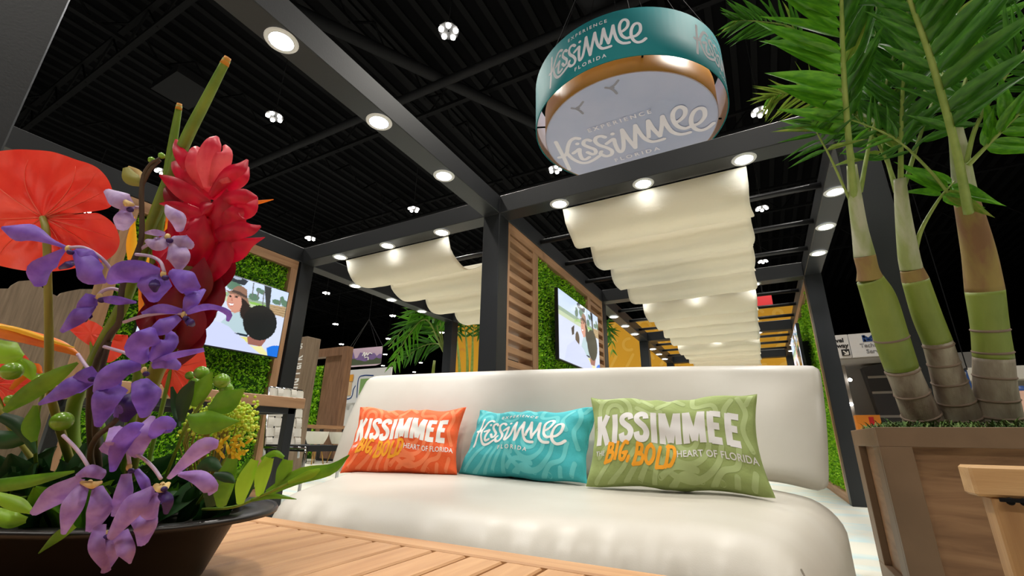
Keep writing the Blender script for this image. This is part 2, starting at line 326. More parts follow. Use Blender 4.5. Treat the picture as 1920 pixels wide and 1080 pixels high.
# ------------------------------------------------------------------ shade canopies
def canopy(x0, x1, ya, yb, label, seed):
    r = np.random.default_rng(seed); sup = [ya+HW+.004]+[(ya+yb)/2+(k-1)*.625 for k in range(3)]+[yb-HW-.004]
    rows = []; nx = 28; ph = r.uniform(0, 6, 12)
    for i in range(4):
        sag = .2 if i == 0 else .165
        for k in range(15 if i < 3 else 16):
            t = k/15; y = sup[i]+(sup[i+1]-sup[i])*t; row = []
            zt = 2.225 if (i == 0 and t < .01) else 2.2
            for j in range(nx+1):
                s_ = j/nx; e = math.sin(math.pi*t**.72)
                zz = 2.222+(-.02 if i else -.02*t) - sag*(e**.85)*(1+.025*math.sin(5*s_+ph[i])) + .003*math.sin(17*s_+ph[i+4])*e+.003*math.sin(31*s_+3*t+ph[i+6])*e
                row.append((x0+(x1-x0)*s_+.012*math.sin(9*t+ph[i])*(1 if s_ > .5 else -1)*e, y, zz))
            rows.append(row)
    o = MB().grid(rows).build('shade_canopy', 'canopy', None, True)
    m = o.modifiers.new('thick', 'SOLIDIFY'); m.thickness = .003
    return tag(o, label, 'canopy', 'cream fabric canopies hung from the pergola rails')
canopy(-1.135, .135, Y1, Y2, 'large cream fabric canopy in swags above and behind the sofa', 1)
canopy(-1.135, .135, Y2, Y3, 'cream canopy in the second pergola bay, between the large and the farthest one', 2)
canopy(-1.135, .135, Y3, Y4, 'farthest cream canopy over the third pergola bay before the yellow wall', 3)
canopy(-3.49, -2.22, Y1, Y2, 'smaller cream canopy left of the centre post', 4)

# ------------------------------------------------------------------ media walls: oak frame, slats, boxwood, screens
leafv = [(0, 0, 0), (.5, .28, .1), (1, 0, .02), (.5, -.28, .1)]
def foliage(y0, y1, z0, z1, xf, sgn, parent, n, seed, size=.029, depth=.05):
    r = np.random.default_rng(seed); v = []; f = []
    for k in range(n):
        y, z = r.uniform(y0, y1), r.uniform(z0, z1); x = xf+sgn*r.uniform(0, depth)*(.6+.4*math.sin(9*y+4)*math.sin(8*z))
        a = r.normal(size=3); a[0] = abs(a[0])*sgn*.9+.25*sgn; a[2] += .35; a /= np.linalg.norm(a)
        b = np.cross(a, r.normal(size=3)); b /= np.linalg.norm(b); c = np.cross(a, b); s_ = size*r.uniform(.6, 1.25); o = len(v)
        for p in leafv: v.append(np.array((x, y, z))+s_*(p[0]*a+p[1]*b+p[2]*c))
        f += [(o, o+1, o+2), (o, o+2, o+3)]
    o = MB(); o.v = [tuple(p) for p in v]; o.f = f; o = o.build('boxwood_foliage', 'hedge', parent); o['kind'] = 'stuff'; return o
def slatbay(x, sgn, y0, y1, z0, z1, par, wd=.03, dep=.14):
    """an open panel of horizontal slats between two stiles, its face at x, reaching away from sgn"""
    xa, xb = sorted((x, x-sgn*dep))
    MB().box(xa, xb, y0, y0+wd, z0, z1, .002).build('stile', 'oak', par); MB().box(xa, xb, y1-wd, y1, z0, z1, .002).build('stile', 'oak', par)
    z = z0+.04
    while z < z1-.05:
        m = MB(); m.box(xa+.004, xb-.004, y0+wd, y1-wd, z, z+.05, .002); m.build('slat', 'oak_y', par); z += .102
def media_wall(x, sgn, y0, y1, slat, label, seed, zt, n):
    """x: plane of the wall face; sgn: the way the face looks along x"""
    t = thing('media_wall', label, 'wall panel', (x, (y0+y1)/2, 0), 'oak and boxwood media walls')
    xa, xb = sorted((x, x-sgn*.14)); fr = .075
    a, b = y0+slat, y1-slat
    MB().box(xa, xb, y0, y1, zt-.09, zt, .002).build('top_rail', 'oak_y', t); MB().box(xa, xb, y0, y1, .0, .09, .002).build('bottom_rail', 'oak_y', t)
    if slat:
        slatbay(x, sgn, y0, a, .09, zt-.09, t); slatbay(x, sgn, b, y1, .09, zt-.09, t)
    for y in (a, b-fr): MB().box(xa, xb, y, y+fr, .09, zt-.09, .002).build('stile', 'oak', t)
    hb = (a+fr, b-fr, .09, zt-.09); xm = x-sgn*.06
    MB().box(*sorted((xm, xm-sgn*.03)), *hb).build('backing_board', 'hedge_back', t)
    foliage(hb[0], hb[1], hb[2], hb[3], xm, sgn, t, n, seed)
    return t
media_wall(-3.965, 1, 1.24, 2.70, 0, 'oak framed green boxwood wall behind the red flowers with a bright screen', 11, 2.225, 17000)
media_wall(-1.612, 1, 2.885, 5.385, .49, 'oak slatted wall with boxwood centre beside the black centre post', 12, 2.225, 16000)
media_wall(.607, -1, 5.56, 8.04, 0, 'boxwood wall seen edge-on behind the right back post', 13, 2.225, 22000)
# picture shown on the screens, painted as polygons over a fine grid of colours
def picture(W=240, H=135):
    u, v = np.meshgrid(np.linspace(0, 1, W), np.linspace(0, 1, H))          # v grows downwards
    g = np.zeros((H, W, 3))
    def poly(pts, c, soft=0):
        P = np.array(pts, float); ins = np.zeros((H, W), bool); j = len(P)-1
        for i in range(len(P)):
            c1 = (P[i, 1] > v) != (P[j, 1] > v)
            with np.errstate(divide='ignore', invalid='ignore'): ins ^= c1 & (u < (P[j, 0]-P[i, 0])*(v-P[i, 1])/(P[j, 1]-P[i, 1])+P[i, 0])
            j = i
        g[ins] = srgb(*c)
    def ell(cx, cy, rx, ry, c, noise=0):
        a = np.arctan2((v-cy)/ry, (u-cx)/rx); k = 1+noise*np.sin(23*a)+noise*np.sin(37*a+1); g[((u-cx)/rx)**2+((v-cy)/ry)**2 < k] = srgb(*c)
    # corner and feature points were measured on the left screen in a 1271 x 1080 enlargement
    def q(pts): return [((p.y-1.469)/1.108, (1.836-p.z)/.623) for p in (onX(350+x*.1574, 510+y*.1574, -3.86) for x, y in pts)]
    def P_(pts, c): poly(q(pts), c)
    def E_(x, y, rx, ry, c, noise=0): (u0, v0), (u1, v1) = q([(x, y)])[0], q([(x+rx, y+ry)])[0]; ell(u0, v0, abs(u1-u0), ry*.0013, c, noise)
    g[:] = srgb(206, 222, 250); g[v > .25] = srgb(150, 172, 150); g[v > .31] = srgb(196, 210, 176); g[v > .38] = srgb(212, 220, 240)
    for x, y, rx, ry in ((370, 130, 40, 60), (330, 150, 40, 40), (560, 160, 90, 55), (860, 220, 28, 30), (900, 240, 30, 30), (800, 300, 60, 40), (1070, 360, 50, 30), (1135, 330, 20, 40), (1170, 380, 40, 40)): E_(x, y, rx, ry, (88, 124, 100), .12)
    P_([(740, 350), (850, 370), (940, 400), (940, 425), (760, 380)], (140, 190, 84)); P_([(240, 220), (480, 240), (480, 270), (220, 260)], (170, 206, 130))
    P_([(985, 385), (1180, 420), (1160, 545), (1010, 500)], (184, 156, 116))
    for k in range(4): P_([(985, 405+k*26), (1175, 440+k*28), (1173, 450+k*28), (985, 412+k*26)], (150, 122, 88))
    for x, y0, y1 in ((325, 60, 250), (385, 70, 260), (790, 130, 300), (850, 220, 320), (912, 240, 420), (1110, 320, 400)): P_([(x, y0), (x+16, y0), (x-4, y1), (x-16, y1)], (112, 118, 116))
    P_([(400, 20), (480, 10), (600, 45), (735, 108), (690, 160), (640, 150), (540, 108), (430, 80)], (40, 46, 54)); E_(600, 65, 60, 22, (170, 180, 200))
    P_([(925, 160), (1012, 188), (1002, 290), (985, 435), (945, 435), (935, 300)], (36, 42, 46))
    E_(275, 490, 66, 85, (78, 58, 46), .06); P_([(60, 330), (200, 300), (150, 420), (60, 430)], (46, 34, 34))
    P_([(-400, 760), (-200, 560), (20, 520), (185, 500), (330, 580), (470, 625), (560, 712), (640, 770), (720, 850), (800, 915), (880, 985), (-400, 900)], (204, 212, 246))
    P_([(405, 600), (470, 540), (540, 480), (640, 462), (672, 560), (716, 600), (724, 750), (640, 740), (565, 715), (500, 650)], (182, 206, 214)); P_([(520, 470), (560, 440), (650, 420), (640, 470), (570, 490)], (206, 146, 124))
    P_([(560, 720), (725, 745), (725, 775), (600, 745)], (26, 44, 60)); P_([(630, 770), (725, 780), (722, 850), (680, 800)], (226, 220, 120))
    E_(575, 350, 76, 104, (214, 152, 130)); P_([(650, 300), (725, 350), (748, 430), (742, 520), (700, 566), (660, 545), (640, 450), (655, 380)], (34, 24, 24)); E_(700, 470, 48, 90, (34, 24, 24), .1)
    P_([(500, 370), (560, 378), (548, 402), (512, 396)], (246, 242, 240)); P_([(496, 364), (562, 372), (560, 379), (500, 371)], (176, 70, 76)); P_([(510, 398), (550, 404), (540, 412), (515, 408)], (190, 90, 90))
    E_(520, 292, 12, 8, (44, 30, 28)); E_(590, 300, 18, 9, (44, 30, 28)); P_([(505, 278), (530, 274), (532, 280), (505, 284)], (60, 40, 36)); P_([(570, 276), (618, 290), (616, 296), (570, 283)], (60, 40, 36)); P_([(535, 300), (528, 345), (550, 348), (545, 320)], (190, 122, 104))
    P_([(458, 208), (512, 226), (545, 218), (560, 190), (610, 164), (672, 176), (720, 214), (722, 310), (748, 390), (735, 385), (700, 340), (640, 300), (580, 268), (520, 262), (500, 250)], (146, 108, 88)); P_([(535, 238), (555, 212), (640, 240), (718, 290), (720, 318), (660, 290), (600, 262)], (74, 56, 50))
    P_([(720, 770), (965, 735), (935, 825), (885, 888), (728, 862)], (156, 100, 88)); P_([(735, 865), (800, 885), (890, 885), (955, 965), (958, 1000), (870, 975)], (236, 230, 164)); E_(878, 605, 162, 195, (16, 19, 22), .015)
    P_([(950, 905), (1020, 878), (1100, 878), (1085, 1020), (960, 1000)], (16, 112, 222))
    return g[::-1].reshape(-1, 3)
PIC = picture()
m = bpy.data.materials.new('screen_picture'); m.use_nodes = True; MAT['screen_picture'] = m
N = m.node_tree.nodes; a_ = N.new('ShaderNodeVertexColor'); a_.layer_name = 'pic'; b_ = N['Principled BSDF']; b_.inputs['Base Color'].default_value = (.02, .02, .02, 1); b_.inputs['Roughness'].default_value = .15
m.node_tree.links.new(a_.outputs[0], b_.inputs['Emission Color']); b_.inputs['Emission Strength'].default_value = .72; m.cycles.emission_sampling = 'NONE'
def television(x, sgn, yc, zc, wd, label, mirror):
    t = thing('television', label, 'television', (x, yc, zc-wd*.5625/2), 'wall-mounted screens'); hh = wd*.5625
    xa, xb = sorted((x, x+sgn*.035)); MB().box(xa, xb, yc-wd/2-.008, yc+wd/2+.008, zc-hh/2-.008, zc+hh/2+.008, .003).build('bezel', 'bezel', t)
    xa, xb = sorted((x, x-sgn*.12)); MB().box(xa, xb, yc-.25, yc+.25, zc-.2, zc+.2).build('wall_bracket', 'bezel', t)
    W, H = 240, 135; ys = np.linspace(yc-wd/2, yc+wd/2, W); zs = np.linspace(zc-hh/2, zc+hh/2, H); xs = x+sgn*.0365
    if mirror: ys = ys[::-1]
    mb = MB(); mb.grid([[(xs, y, z) for y in ys] for z in zs]); o = mb.build('screen_picture', 'screen_picture', t)
    ca = o.data.color_attributes.new('pic', 'FLOAT_COLOR', 'POINT'); ca.data.foreach_set('color', np.c_[PIC, np.ones(len(PIC))].astype(np.float32).ravel())
    return t
television(-3.895, 1, 2.023, 1.525, 1.108, 'bright screen showing a woman in a brown hat on the left boxwood wall', False)
television(-1.545, 1, 4.25, 1.545, 1.17, 'screen at a steep angle on the boxwood wall behind the sofa', False)
television(.54, -1, 6.8, 1.545, 1.235, 'dark screen seen edge-on on the right boxwood wall behind the post', True)
# ------------------------------------------------------------------ printing: flat strokes and lettering laid on a surface by a map (u, v) -> point
def strokes(lines, wd, n=22, cap=True):
    """ribbons of width wd along smoothed polylines; returns verts, faces in 2D"""
    V, Fc = [], []
    for ln in lines:
        smooth = True
        if ln and ln[0] == 'L': smooth = False; ln = ln[1:]
        w_ = wd
        if ln and not hasattr(ln[0], '__len__'): w_ = ln[0]; ln = ln[1:]
        if len(ln) == 1:                                           # a dot
            o = len(V); V += [(ln[0][0]+w_*.55*math.cos(2*math.pi*k/10), ln[0][1]+w_*.55*math.sin(2*math.pi*k/10)) for k in range(10)]; Fc.append(tuple(range(o, o+10))); continue
        if smooth: P = cr(ln, max(n, 7*len(ln)))
        else:
            P = np.array(ln, float)
            P = np.vstack([np.linspace(P[i], P[i+1], 12)[:(None if i == len(P)-2 else -1)] for i in range(len(P)-1)])
        o = len(V); m = len(P)
        for i in range(m):
            t = P[min(i+1, m-1)]-P[max(i-1, 0)]; t = t/(np.linalg.norm(t)+1e-12); q = np.array((-t[1], t[0]))*w_/2
            V += [tuple(P[i]+q*e_) for e_ in (1, .5, 0, -.5, -1)]
        for i in range(m-1):
            for k in range(4): a = o+5*i+k; Fc.append((a, a+1, a+6, a+5))
        if cap and smooth:
            for e, sg in ((0, -1), (m-1, 1)):
                t = P[min(e+1, m-1)]-P[max(e-1, 0)]; a0 = math.atan2(t[1], t[0])+(math.pi if sg < 0 else 0); o = len(V)
                V += [tuple(P[e]+w_/2*np.array((math.cos(a0-math.pi/2+math.pi*k/6), math.sin(a0-math.pi/2+math.pi*k/6)))) for k in range(7)]; Fc.append(tuple(range(o, o+7)))
    return V, Fc
def lettering(txt, size, x, y, bold=0, space=1.0, align='CENTER', cut=.03, sx=1):
    c = bpy.data.curves.new('t', 'FONT'); c.body = txt; c.size = size; c.align_x = align; c.offset = bold; c.space_character = space; c.resolution_u = 3
    o = bpy.data.objects.new('t', c); COL.objects.link(o); dg = bpy.context.evaluated_depsgraph_get(); me = o.evaluated_get(dg).to_mesh()
    bm = bmesh.new(); bm.from_mesh(me); o.evaluated_get(dg).to_mesh_clear(); bpy.data.objects.remove(o)
    for v in bm.verts: v.co.x *= sx
    if cut:
        xs = [v.co.x for v in bm.verts]; k = math.floor(min(xs)/cut)*cut
        while k < max(xs):
            g = bm.verts[:]+bm.edges[:]+bm.faces[:]; bmesh.ops.bisect_plane(bm, geom=g, plane_co=(k, 0, 0), plane_no=(1, 0, 0)); k += cut
    bm.verts.index_update(); V = [(v.co.x+x, v.co.y+y) for v in bm.verts]; Fc = [tuple(v.index for v in f.verts) for f in bm.faces]; bm.free(); return V, Fc
def printed(name, parts, fn, m, parent, step=None):
    mb = MB()
    for k, (V, Fc) in enumerate(parts): mb.add([fn(u, v)+(step*(k+i/len(V)) if step else Vector()) for i, (u, v) in enumerate(V)], Fc)
    return mb.build(name, m, parent, True)
# the script wordmark as pen strokes, x to +-0.66, y to +-0.2
LOGO = [[(-0.597, 0.224), (-0.609, 0.096), (-0.622, -0.04), (-0.644, -0.224)], [(-0.395, 0.177), (-0.43, 0.2), (-0.481, 0.178), (-0.531, 0.106), (-0.566, 0.037), (-0.608, -0.002), (-0.66, 0)], [(-0.569, 0.028), (-0.554, -0.072), (-0.51, -0.163), (-0.455, -0.195), (-0.386, -0.182), (-0.316, -0.146)], [(-0.516, 0.003), (-0.476, 0.022), (-0.445, 0.035), (-0.466, -0.033), (-0.473, -0.112), (-0.448, -0.137), (-0.406, -0.12)], [(-0.436, 0.117)], [(-0.318, 0.107), (-0.34, 0.134), (-0.374, 0.121), (-0.387, 0.076), (-0.36, 0.026), (-0.324, -0.028), (-0.33, -0.08), (-0.364, -0.091), (-0.396, -0.041)], [(-0.189, 0.095), (-0.216, 0.126), (-0.258, 0.125), (-0.282, 0.079), (-0.268, 0.014), (-0.218, -0.055), (-0.192, -0.12), (-0.212, -0.173), (-0.263, -0.174), (-0.295, -0.119), (-0.278, -0.085)], [(-0.203, 0.002), (-0.164, 0.024), (-0.13, 0.036), (-0.138, -0.047), (-0.137, -0.145), (-0.118, -0.173), (-0.085, -0.124), (-0.054, 0.002), (-0.032, 0.127)], [(-0.032, 0.127), (-0.016, -0.016), (0.01, -0.172)], [(0.01, -0.172), (0.045, -0.016), (0.081, 0.132)], [(0.081, 0.132), (0.091, 0.032), (0.112, -0.076), (0.155, -0.146), (0.209, -0.161), (0.261, -0.159)], [(-0.118, 0.111)], [(0.148, -0.075), (0.169, 0.036), (0.189, 0.142)], [(0.189, 0.142), (0.206, 0.019), (0.238, -0.103)], [(0.238, -0.103), (0.277, 0.026), (0.303, 0.144)], [(0.303, 0.144), (0.314, 0.021), (0.338, -0.086), (0.384, -0.148), (0.428, -0.166), (0.472, -0.167)], [(0.38, 0.014), (0.423, 0.032), (0.465, 0.078), (0.477, 0.145), (0.452, 0.19), (0.412, 0.185), (0.381, 0.129), (0.375, 0.045), (0.396, -0.043), (0.443, -0.094), (0.492, -0.088), (0.515, -0.088)], [(0.515, -0.088), (0.56, -0.074), (0.605, -0.012), (0.611, 0.07), (0.584, 0.107), (0.541, 0.091), (0.508, 0.021), (0.5, -0.065), (0.521, -0.141), (0.563, -0.181), (0.615, -0.172), (0.66, -0.133)]]
def logo(scale=1, wd=.033):
    def sc(p): V, Fc = p; return [(u*scale, v*scale) for u, v in V], Fc
    return [sc(strokes([l], wd)) for l in LOGO]+[ sc(lettering('EXPERIENCE', .068, -.03, .225, .0015, 1.5, cut=.03)), sc(lettering('FLORIDA', .074, -.005, -.295, .0015, 1.5, cut=.03))]
# heavy capitals of the block wordmark, each glyph as strokes in a unit-high box
GL = {'K': (.62, [['L', (.1, 0), (.1, 1)], ['L', (.12, .42), (.52, 1)], ['L', (.24, .62), (.54, 0)]]), 'I': (.28, [['L', (.14, 0), (.14, 1)]]),
      'S': (.58, [[(.5, .74), (.46, .89), (.29, .93), (.12, .85), (.1, .7), (.24, .57), (.4, .46), (.5, .3), (.44, .12), (.28, .07), (.13, .11), (.07, .28)]]),
      'M': (.86, [['L', (.1, 0), (.1, 1)], ['L', (.14, .98), (.42, .06)], ['L', (.42, .06), (.7, .98)], ['L', (.74, 0), (.74, 1)]]), 'E': (.56, [['L', (.11, 0), (.11, 1)], ['L', (.1, .92), (.5, .92)], ['L', (.1, .51), (.44, .51)], ['L', (.1, .08), (.5, .08)]]),
      'B': (.6, [[(.1, 0), (.16, .5), (.14, 1)], [(.14, .97), (.42, .9), (.4, .6), (.16, .52)], [(.16, .52), (.52, .46), (.5, .1), (.08, .02)]]), 'G': (.62, [[(.52, .9), (.3, .96), (.1, .6), (.14, .15), (.38, .06), (.5, .3)], [(.54, .42), (.3, .4)]]),
      'O': (.6, [[(.3, .95), (.1, .7), (.1, .25), (.3, .05), (.5, .3), (.5, .7), (.3, .95)]]), 'L': (.46, [[(.16, 1), (.1, .5), (.08, .04)], [(.08, .06), (.44, .1)]]), 'D': (.62, [[(.12, 1), (.14, .5), (.08, 0)], [(.06, .94), (.4, .92), (.54, .55), (.36, .1), (.06, .06)]]), ',': (.2, [[(.08, .1), (.04, -.12)]])}
def block(txt, x, y, h, wd, gap=.06, slant=0, cap=False, jit=0, sx=1):
    ls = []; cx = 0
    for i, c in enumerate(txt):
        if c == ' ': cx += .25; continue
        aw, gs = GL[c]; dy = jit*math.sin(i*2.3)
        for g in gs:
            pre = ['L'] if g[0] == 'L' else []
            ls.append(pre+[(x+h*sx*(cx+p[0])+slant*h*p[1], y+h*(p[1]+dy)) for p in g if p != 'L'])
        cx += aw+gap
    return strokes(ls, wd, 20, cap)
# ------------------------------------------------------------------ sofa: a curved wedge with a padded seat and a padded back
sofa = thing('sofa', 'curved white leatherette sofa with three printed pillows', 'sofa', (-.6, 1.4, 0))
def bez(a, b, c, t): a, b, c = map(np.array, (a, b, c)); m_ = 2*b-(a+c)/2; return (1-t)**2*a+2*t*(1-t)*m_+t*t*c
SF = [(-1.06, .735), (-.51, .80), (.045, .885)]; SB = [(-1.70, 1.60), (-.74, 1.86), (.19, 1.88)]
def seat_pt(p):
    s_ = (p.x+1)/2; q = (p.y+.42)/.84; f_ = bez(*SF, s_); b_ = bez(*SB, s_); P = f_+(b_-f_)*q
    z = .215+p.z; z -= .012*(1-q)*(1 if p.z > 0 else 0)+.05*max(0, (s_-.82)/.18)**2*max(0, p.z)/.185
    fold = .006*math.sin(70*s_+3*math.sin(9*s_))*max(0, 1-q*3)*(1 if p.z > -.1 else .3)
    return Vector((P[0], P[1]-fold, z+.006*math.sin(6*s_+1)*(p.z > 0)))
seat = MB().rbox(1, .42, .185, .105, (70, 26, 12), seat_pt).build('seat', 'sofa', sofa, True, .0005)
BFb = [(-1.66, 1.42), (-.76, 1.66), (.155, 1.74)]; BFt = [(-1.74, 1.66), (-.64, 1.88), (.225, 2.0)]
ZT = (.828, .836, .812)
def back_pt(p):
    s_ = (p.x+1)/2; q = (p.y+.09)/.18; hgt = (p.z+.22)/.44; f_ = bez(*BFb, s_); b_ = bez(*BFt, s_); P = f_+(b_-f_)*hgt
    d = np.array((-.23, .97)); P = P+d*q*.2
    zt = float(bez((0, ZT[0]), (0, ZT[1]), (0, ZT[2]), s_)[1]); zb = .385+.03*math.sin(math.pi*max(0, (s_-.8)/.2))*(s_ > .8)
    belly = .03*math.sin(math.pi*hgt)*(1-q)
    return Vector((P[0]+.23*belly, P[1]-.97*belly, zb+(zt-zb)*hgt))
MB().rbox(1, .09, .22, .04, (72, 14, 28), back_pt).build('backrest', 'sofa', sofa, True, .0005)
def plinth_pt(p):
    s_ = (p.x+1)/2; q = (p.y+.42)/.84; f_ = bez(*SF, .06+.88*s_); b_ = bez(*SB, .06+.88*s_); P = f_+(b_-f_)*(.08+.84*q); return Vector((P[0], P[1], .02+p.z))
MB().rbox(1, .42, .02, .005, (20, 4, 2), plinth_pt).build('plinth', 'black_paint', sofa)
# seams
def seat_seam(s0, q0, z0, s1, q1, z1, n=10):
    pts = []
    for k in range(n):
        t = k/(n-1); s_ = s0+(s1-s0)*t; f_ = bez(*SF, s_); b_ = bez(*SB, s_); P = f_+(b_-f_)*(q0+(q1-q0)*t); pts.append((P[0], P[1], z0+(z1-z0)*t))
    return pts
sm = MB(); sm.tube([seat_pt(Vector((.895+.106*.707*math.sin(math.radians(a)), -.315-.106*.707*math.sin(math.radians(a)), .08+.106*math.cos(math.radians(a))))) for a in range(38, 91, 4)]+[seat_pt(Vector((.895+.106*.707, -.315-.106*.707, z))) for z in np.linspace(.06, -.1, 8)], .0014, 5); sm.build('corner_seam', 'seam', sofa)
MB().tube([back_pt(Vector((.988, -.09+.018, z))) for z in np.linspace(-.19, .2, 20)], .0018, 5).build('side_seam', 'seam', sofa)

# ------------------------------------------------------------------ pillows
def wob(u, v, s_): return math.sin(3.1*u+s_)*math.sin(4.3*v+2*s_)+.5*math.sin(9*u-3*v+s_)+.35*math.sin(13*v+7*u+3*s_)
def pillow_fn(BL, BR, lean, hh, seed, thick=.074, skew=0):
    BL, BR = Vector(BL), Vector(BR); rx = (BR-BL); a = rx.length/2; rx.normalize(); bk = Vector((0, 0, 1)).cross(rx).normalized(); upv = (Vector((0, 0, 1))*math.cos(lean)+bk*math.sin(lean)).normalized(); nrm = rx.cross(upv)*1
    C0 = (BL+BR)/2+upv*hh+Vector((0, 0, .0))
    def fn(u, v, side=1, off=0):
        k = max(0, (1-u*u))*max(0, (1-v*v)); t = thick*(k**.42)
        x = a*u*(1-.085*(1-v*v)); y = hh*v*(1-(.15 if v > 0 else .03)*(1-u*u))
        edge = (1-k)**2*(k**.2)
        t += side*0+.0060*wob(u, v, seed)*k**.5+.012*math.sin(16*u+seed+2*math.sin(5*u))*edge*abs(v)**3+.008*math.sin(11*v+seed)*edge*abs(u)**3
        return C0+rx*(x+skew*v*hh)+upv*(y+.004*math.sin(7*u+seed))+nrm*(side*t+off)
    return fn
def pillow(name, fn, m, label):
    t = thing(name, label, 'pillow', fn(0, -1), 'printed lumbar pillows on the sofa'); n, k = 110, 70
    mb = MB(); us = [math.sin((i/n-.5)*math.pi) for i in range(n+1)]; vs = [math.sin((j/k-.5)*math.pi) for j in range(k+1)]
    mb.grid([[fn(u, v) for u in us] for v in vs]); mb.grid([[fn(u, v, -1) for u in us] for v in vs[::-1]])
    mb.build('cover', m, t, True, .0002)
    ed = [fn(u, -1) for u in np.linspace(-1, 1, 24)]+[fn(1, v) for v in np.linspace(-.9, 1, 14)]+[fn(u, 1) for u in np.linspace(.9, -1, 24)]+[fn(-1, v) for v in np.linspace(.9, -.9, 14)]
    MB().tube(ed, .0022, 5, cap=False).build('piping', m, t, True); return t
def arcs(cx, cy, r, a0, a1, n=9): return [(cx+r*math.cos(math.radians(a0+(a1-a0)*k/(n-1))), cy+r*1.0*math.sin(math.radians(a0+(a1-a0)*k/(n-1)))) for k in range(n)]
# doodle pattern in pillow units (x to +-0.3, y to +-0.17)
PAT = [arcs(.07, -.02, .035, 180, 360), arcs(.07, -.02, .075, 170, 370), arcs(.07, -.02, .115, 190, 350), arcs(-.2, .08, .03, 0, 180), arcs(-.2, .08, .065, -10, 190),
       [(-.26, -.14), (-.22, -.09), (-.17, -.05)], [(-.21, -.15), (-.16, -.11), (-.12, -.06)], [(-.15, -.15), (-.11, -.1), (-.085, -.06)], [(-.10, -.14), (-.07, -.09), (-.06, -.05)], [(-.055, -.15), (-.04, -.1), (-.03, -.05)], [(-.01, -.08)], [(-.23, -.04), (-.26, -.07)],
       [(.0, -.15), (.05, -.12), (.1, -.135)], [(-.03, -.13), (.02, -.1), (.09, -.11)], [(.13, -.15), (.17, -.11), (.22, -.09), (.24, -.03)], [(.2, -.15), (.21, -.12)], [(.25, -.14), (.27, -.1)], [(.16, -.14)], [(.28, -.04), (.26, .02), (.27, .08), (.24, .13)], [(.23, .02), (.2, .07), (.22, .12)],
       [(.09, .14), (.1, .09), (.16, .095), (.18, .06)], [(.02, .14), (.06, .11)], [(-.03, .09), (.01, .13), (-.02, .15)], [(-.09, .13), (-.05, .1)], [(-.11, .09), (-.06, .065), (-.02, .075)], [(-.13, .15), (-.1, .12)], [(-.27, .14), (-.25, .12)], [(-.21, .165), (-.205, .155)], [(-.16, .16), (-.165, .145)], [(.14, .03), (.16, .0), (.14, -.04)], [(-.28, .02), (-.27, -.02)], [(.28, .14), (.27, .11)]]
def put(fn, hw, hh, off): return lambda x, y: fn(max(-.985, min(.985, x/hw)), max(-.985, min(.985, y/hh)), 1, off)
def lockup(t, f, white, f2):
    printed('printed_wordmark', [block('KISSIMMEE', -.275, -.035, .105, .022, .10, 0, False, 0, .84)], f, white, t)
    printed('printed_brush_words', [block('BIG,', -.238, -.088, .056, .0115, .05, .2, True, .05), block('BOLD', -.128, -.104, .062, .0115, .05, .2, True, .08)], f2, 'ink_gold', t)
    printed('printed_small_words', [lettering('HEART OF FLORIDA', .028, .03, -.074, .0004, 1.04, 'LEFT', .02)], f, white, t)
    printed('printed_article', [lettering('THE', .02, -.276, -.066, .0003, 1.05, 'LEFT', .02)], f, white, t)
zs = .398
fO = pillow_fn((-1.47, 1.33, zs), (-1.045, 1.505, zs), .42, .138, .6); fT = pillow_fn((-1.075, 1.56, zs), (-.53, 1.50, zs), .46, .136, 2.1); fG = pillow_fn((-.515, 1.45, zs), (.0, 1.475, zs), .34, .146, 4.4)
for fn, col, lab in ((fO, 'orange', 'orange pillow with white block lettering at the left of the sofa'), (fT, 'teal', 'turquoise pillow with white script lettering between the orange and green ones'), (fG, 'green', 'olive green pillow with grey-white block lettering at the right of the sofa')):
    t = pillow('lumbar_pillow', fn, 'pillow_'+col, lab); hw = .3; hh = .15
    printed('printed_pattern', [strokes(PAT, .017)], put(fn, hw, hh, .0007), 'print_'+col, t)
    if col == 'teal': printed('printed_wordmark', [([(u*1-.005, v*.82+.016) for u, v in V], Fc) for V, Fc in logo(.36, .036)], put(fn, hw, hh, .0013), 'ink_white', t)
    else: lockup(t, put(fn, hw, hh, .0013), 'ink_white' if col == 'orange' else 'ink_grey', put(fn, hw, hh, .0020))

# ------------------------------------------------------------------ slatted coffee table
TZ = .36; sc_ = (HC-TZ)/.11; pit = .0416*sc_; yi = .4275*sc_; yo = .457*sc_
tab = thing('coffee_table', 'slatted teak coffee table in front of the sofa', 'table', (-.6, .2, 0))
x0 = -.5669*sc_; k = -9
while x0+k*pit < .2:
    a = x0+k*pit; MB().box(a+.0034, a+pit-.0034, -.55, yi-.005, TZ-.022, TZ, .0025).build('slat', 'teak', tab); k += 1
xa, xb = x0-9*pit, x0+k*pit
for y in ((yi, yo), (-.6, -.55)): MB().box(xa, xb, y[0], y[1], TZ-.028, TZ+.001, .0025).build('edge_rail', 'teak_x', tab)
for x in (xa-.05, xb): MB().box(x, x+.05, -.6, yo, TZ-.028, TZ+.001, .0025).build('end_rail', 'teak', tab)
for y in (yi-.1, -.45): MB().box(xa, xb, y, y+.05, TZ-.07, TZ-.0225).build('cross_bearer', 'teak_x', tab)
for x in (xa, xb-.06):
    for y in (yo-.07, -.58): MB().box(x, x+.06, y, y+.06, 0, TZ-.029, .003).build('leg', 'teak', tab)

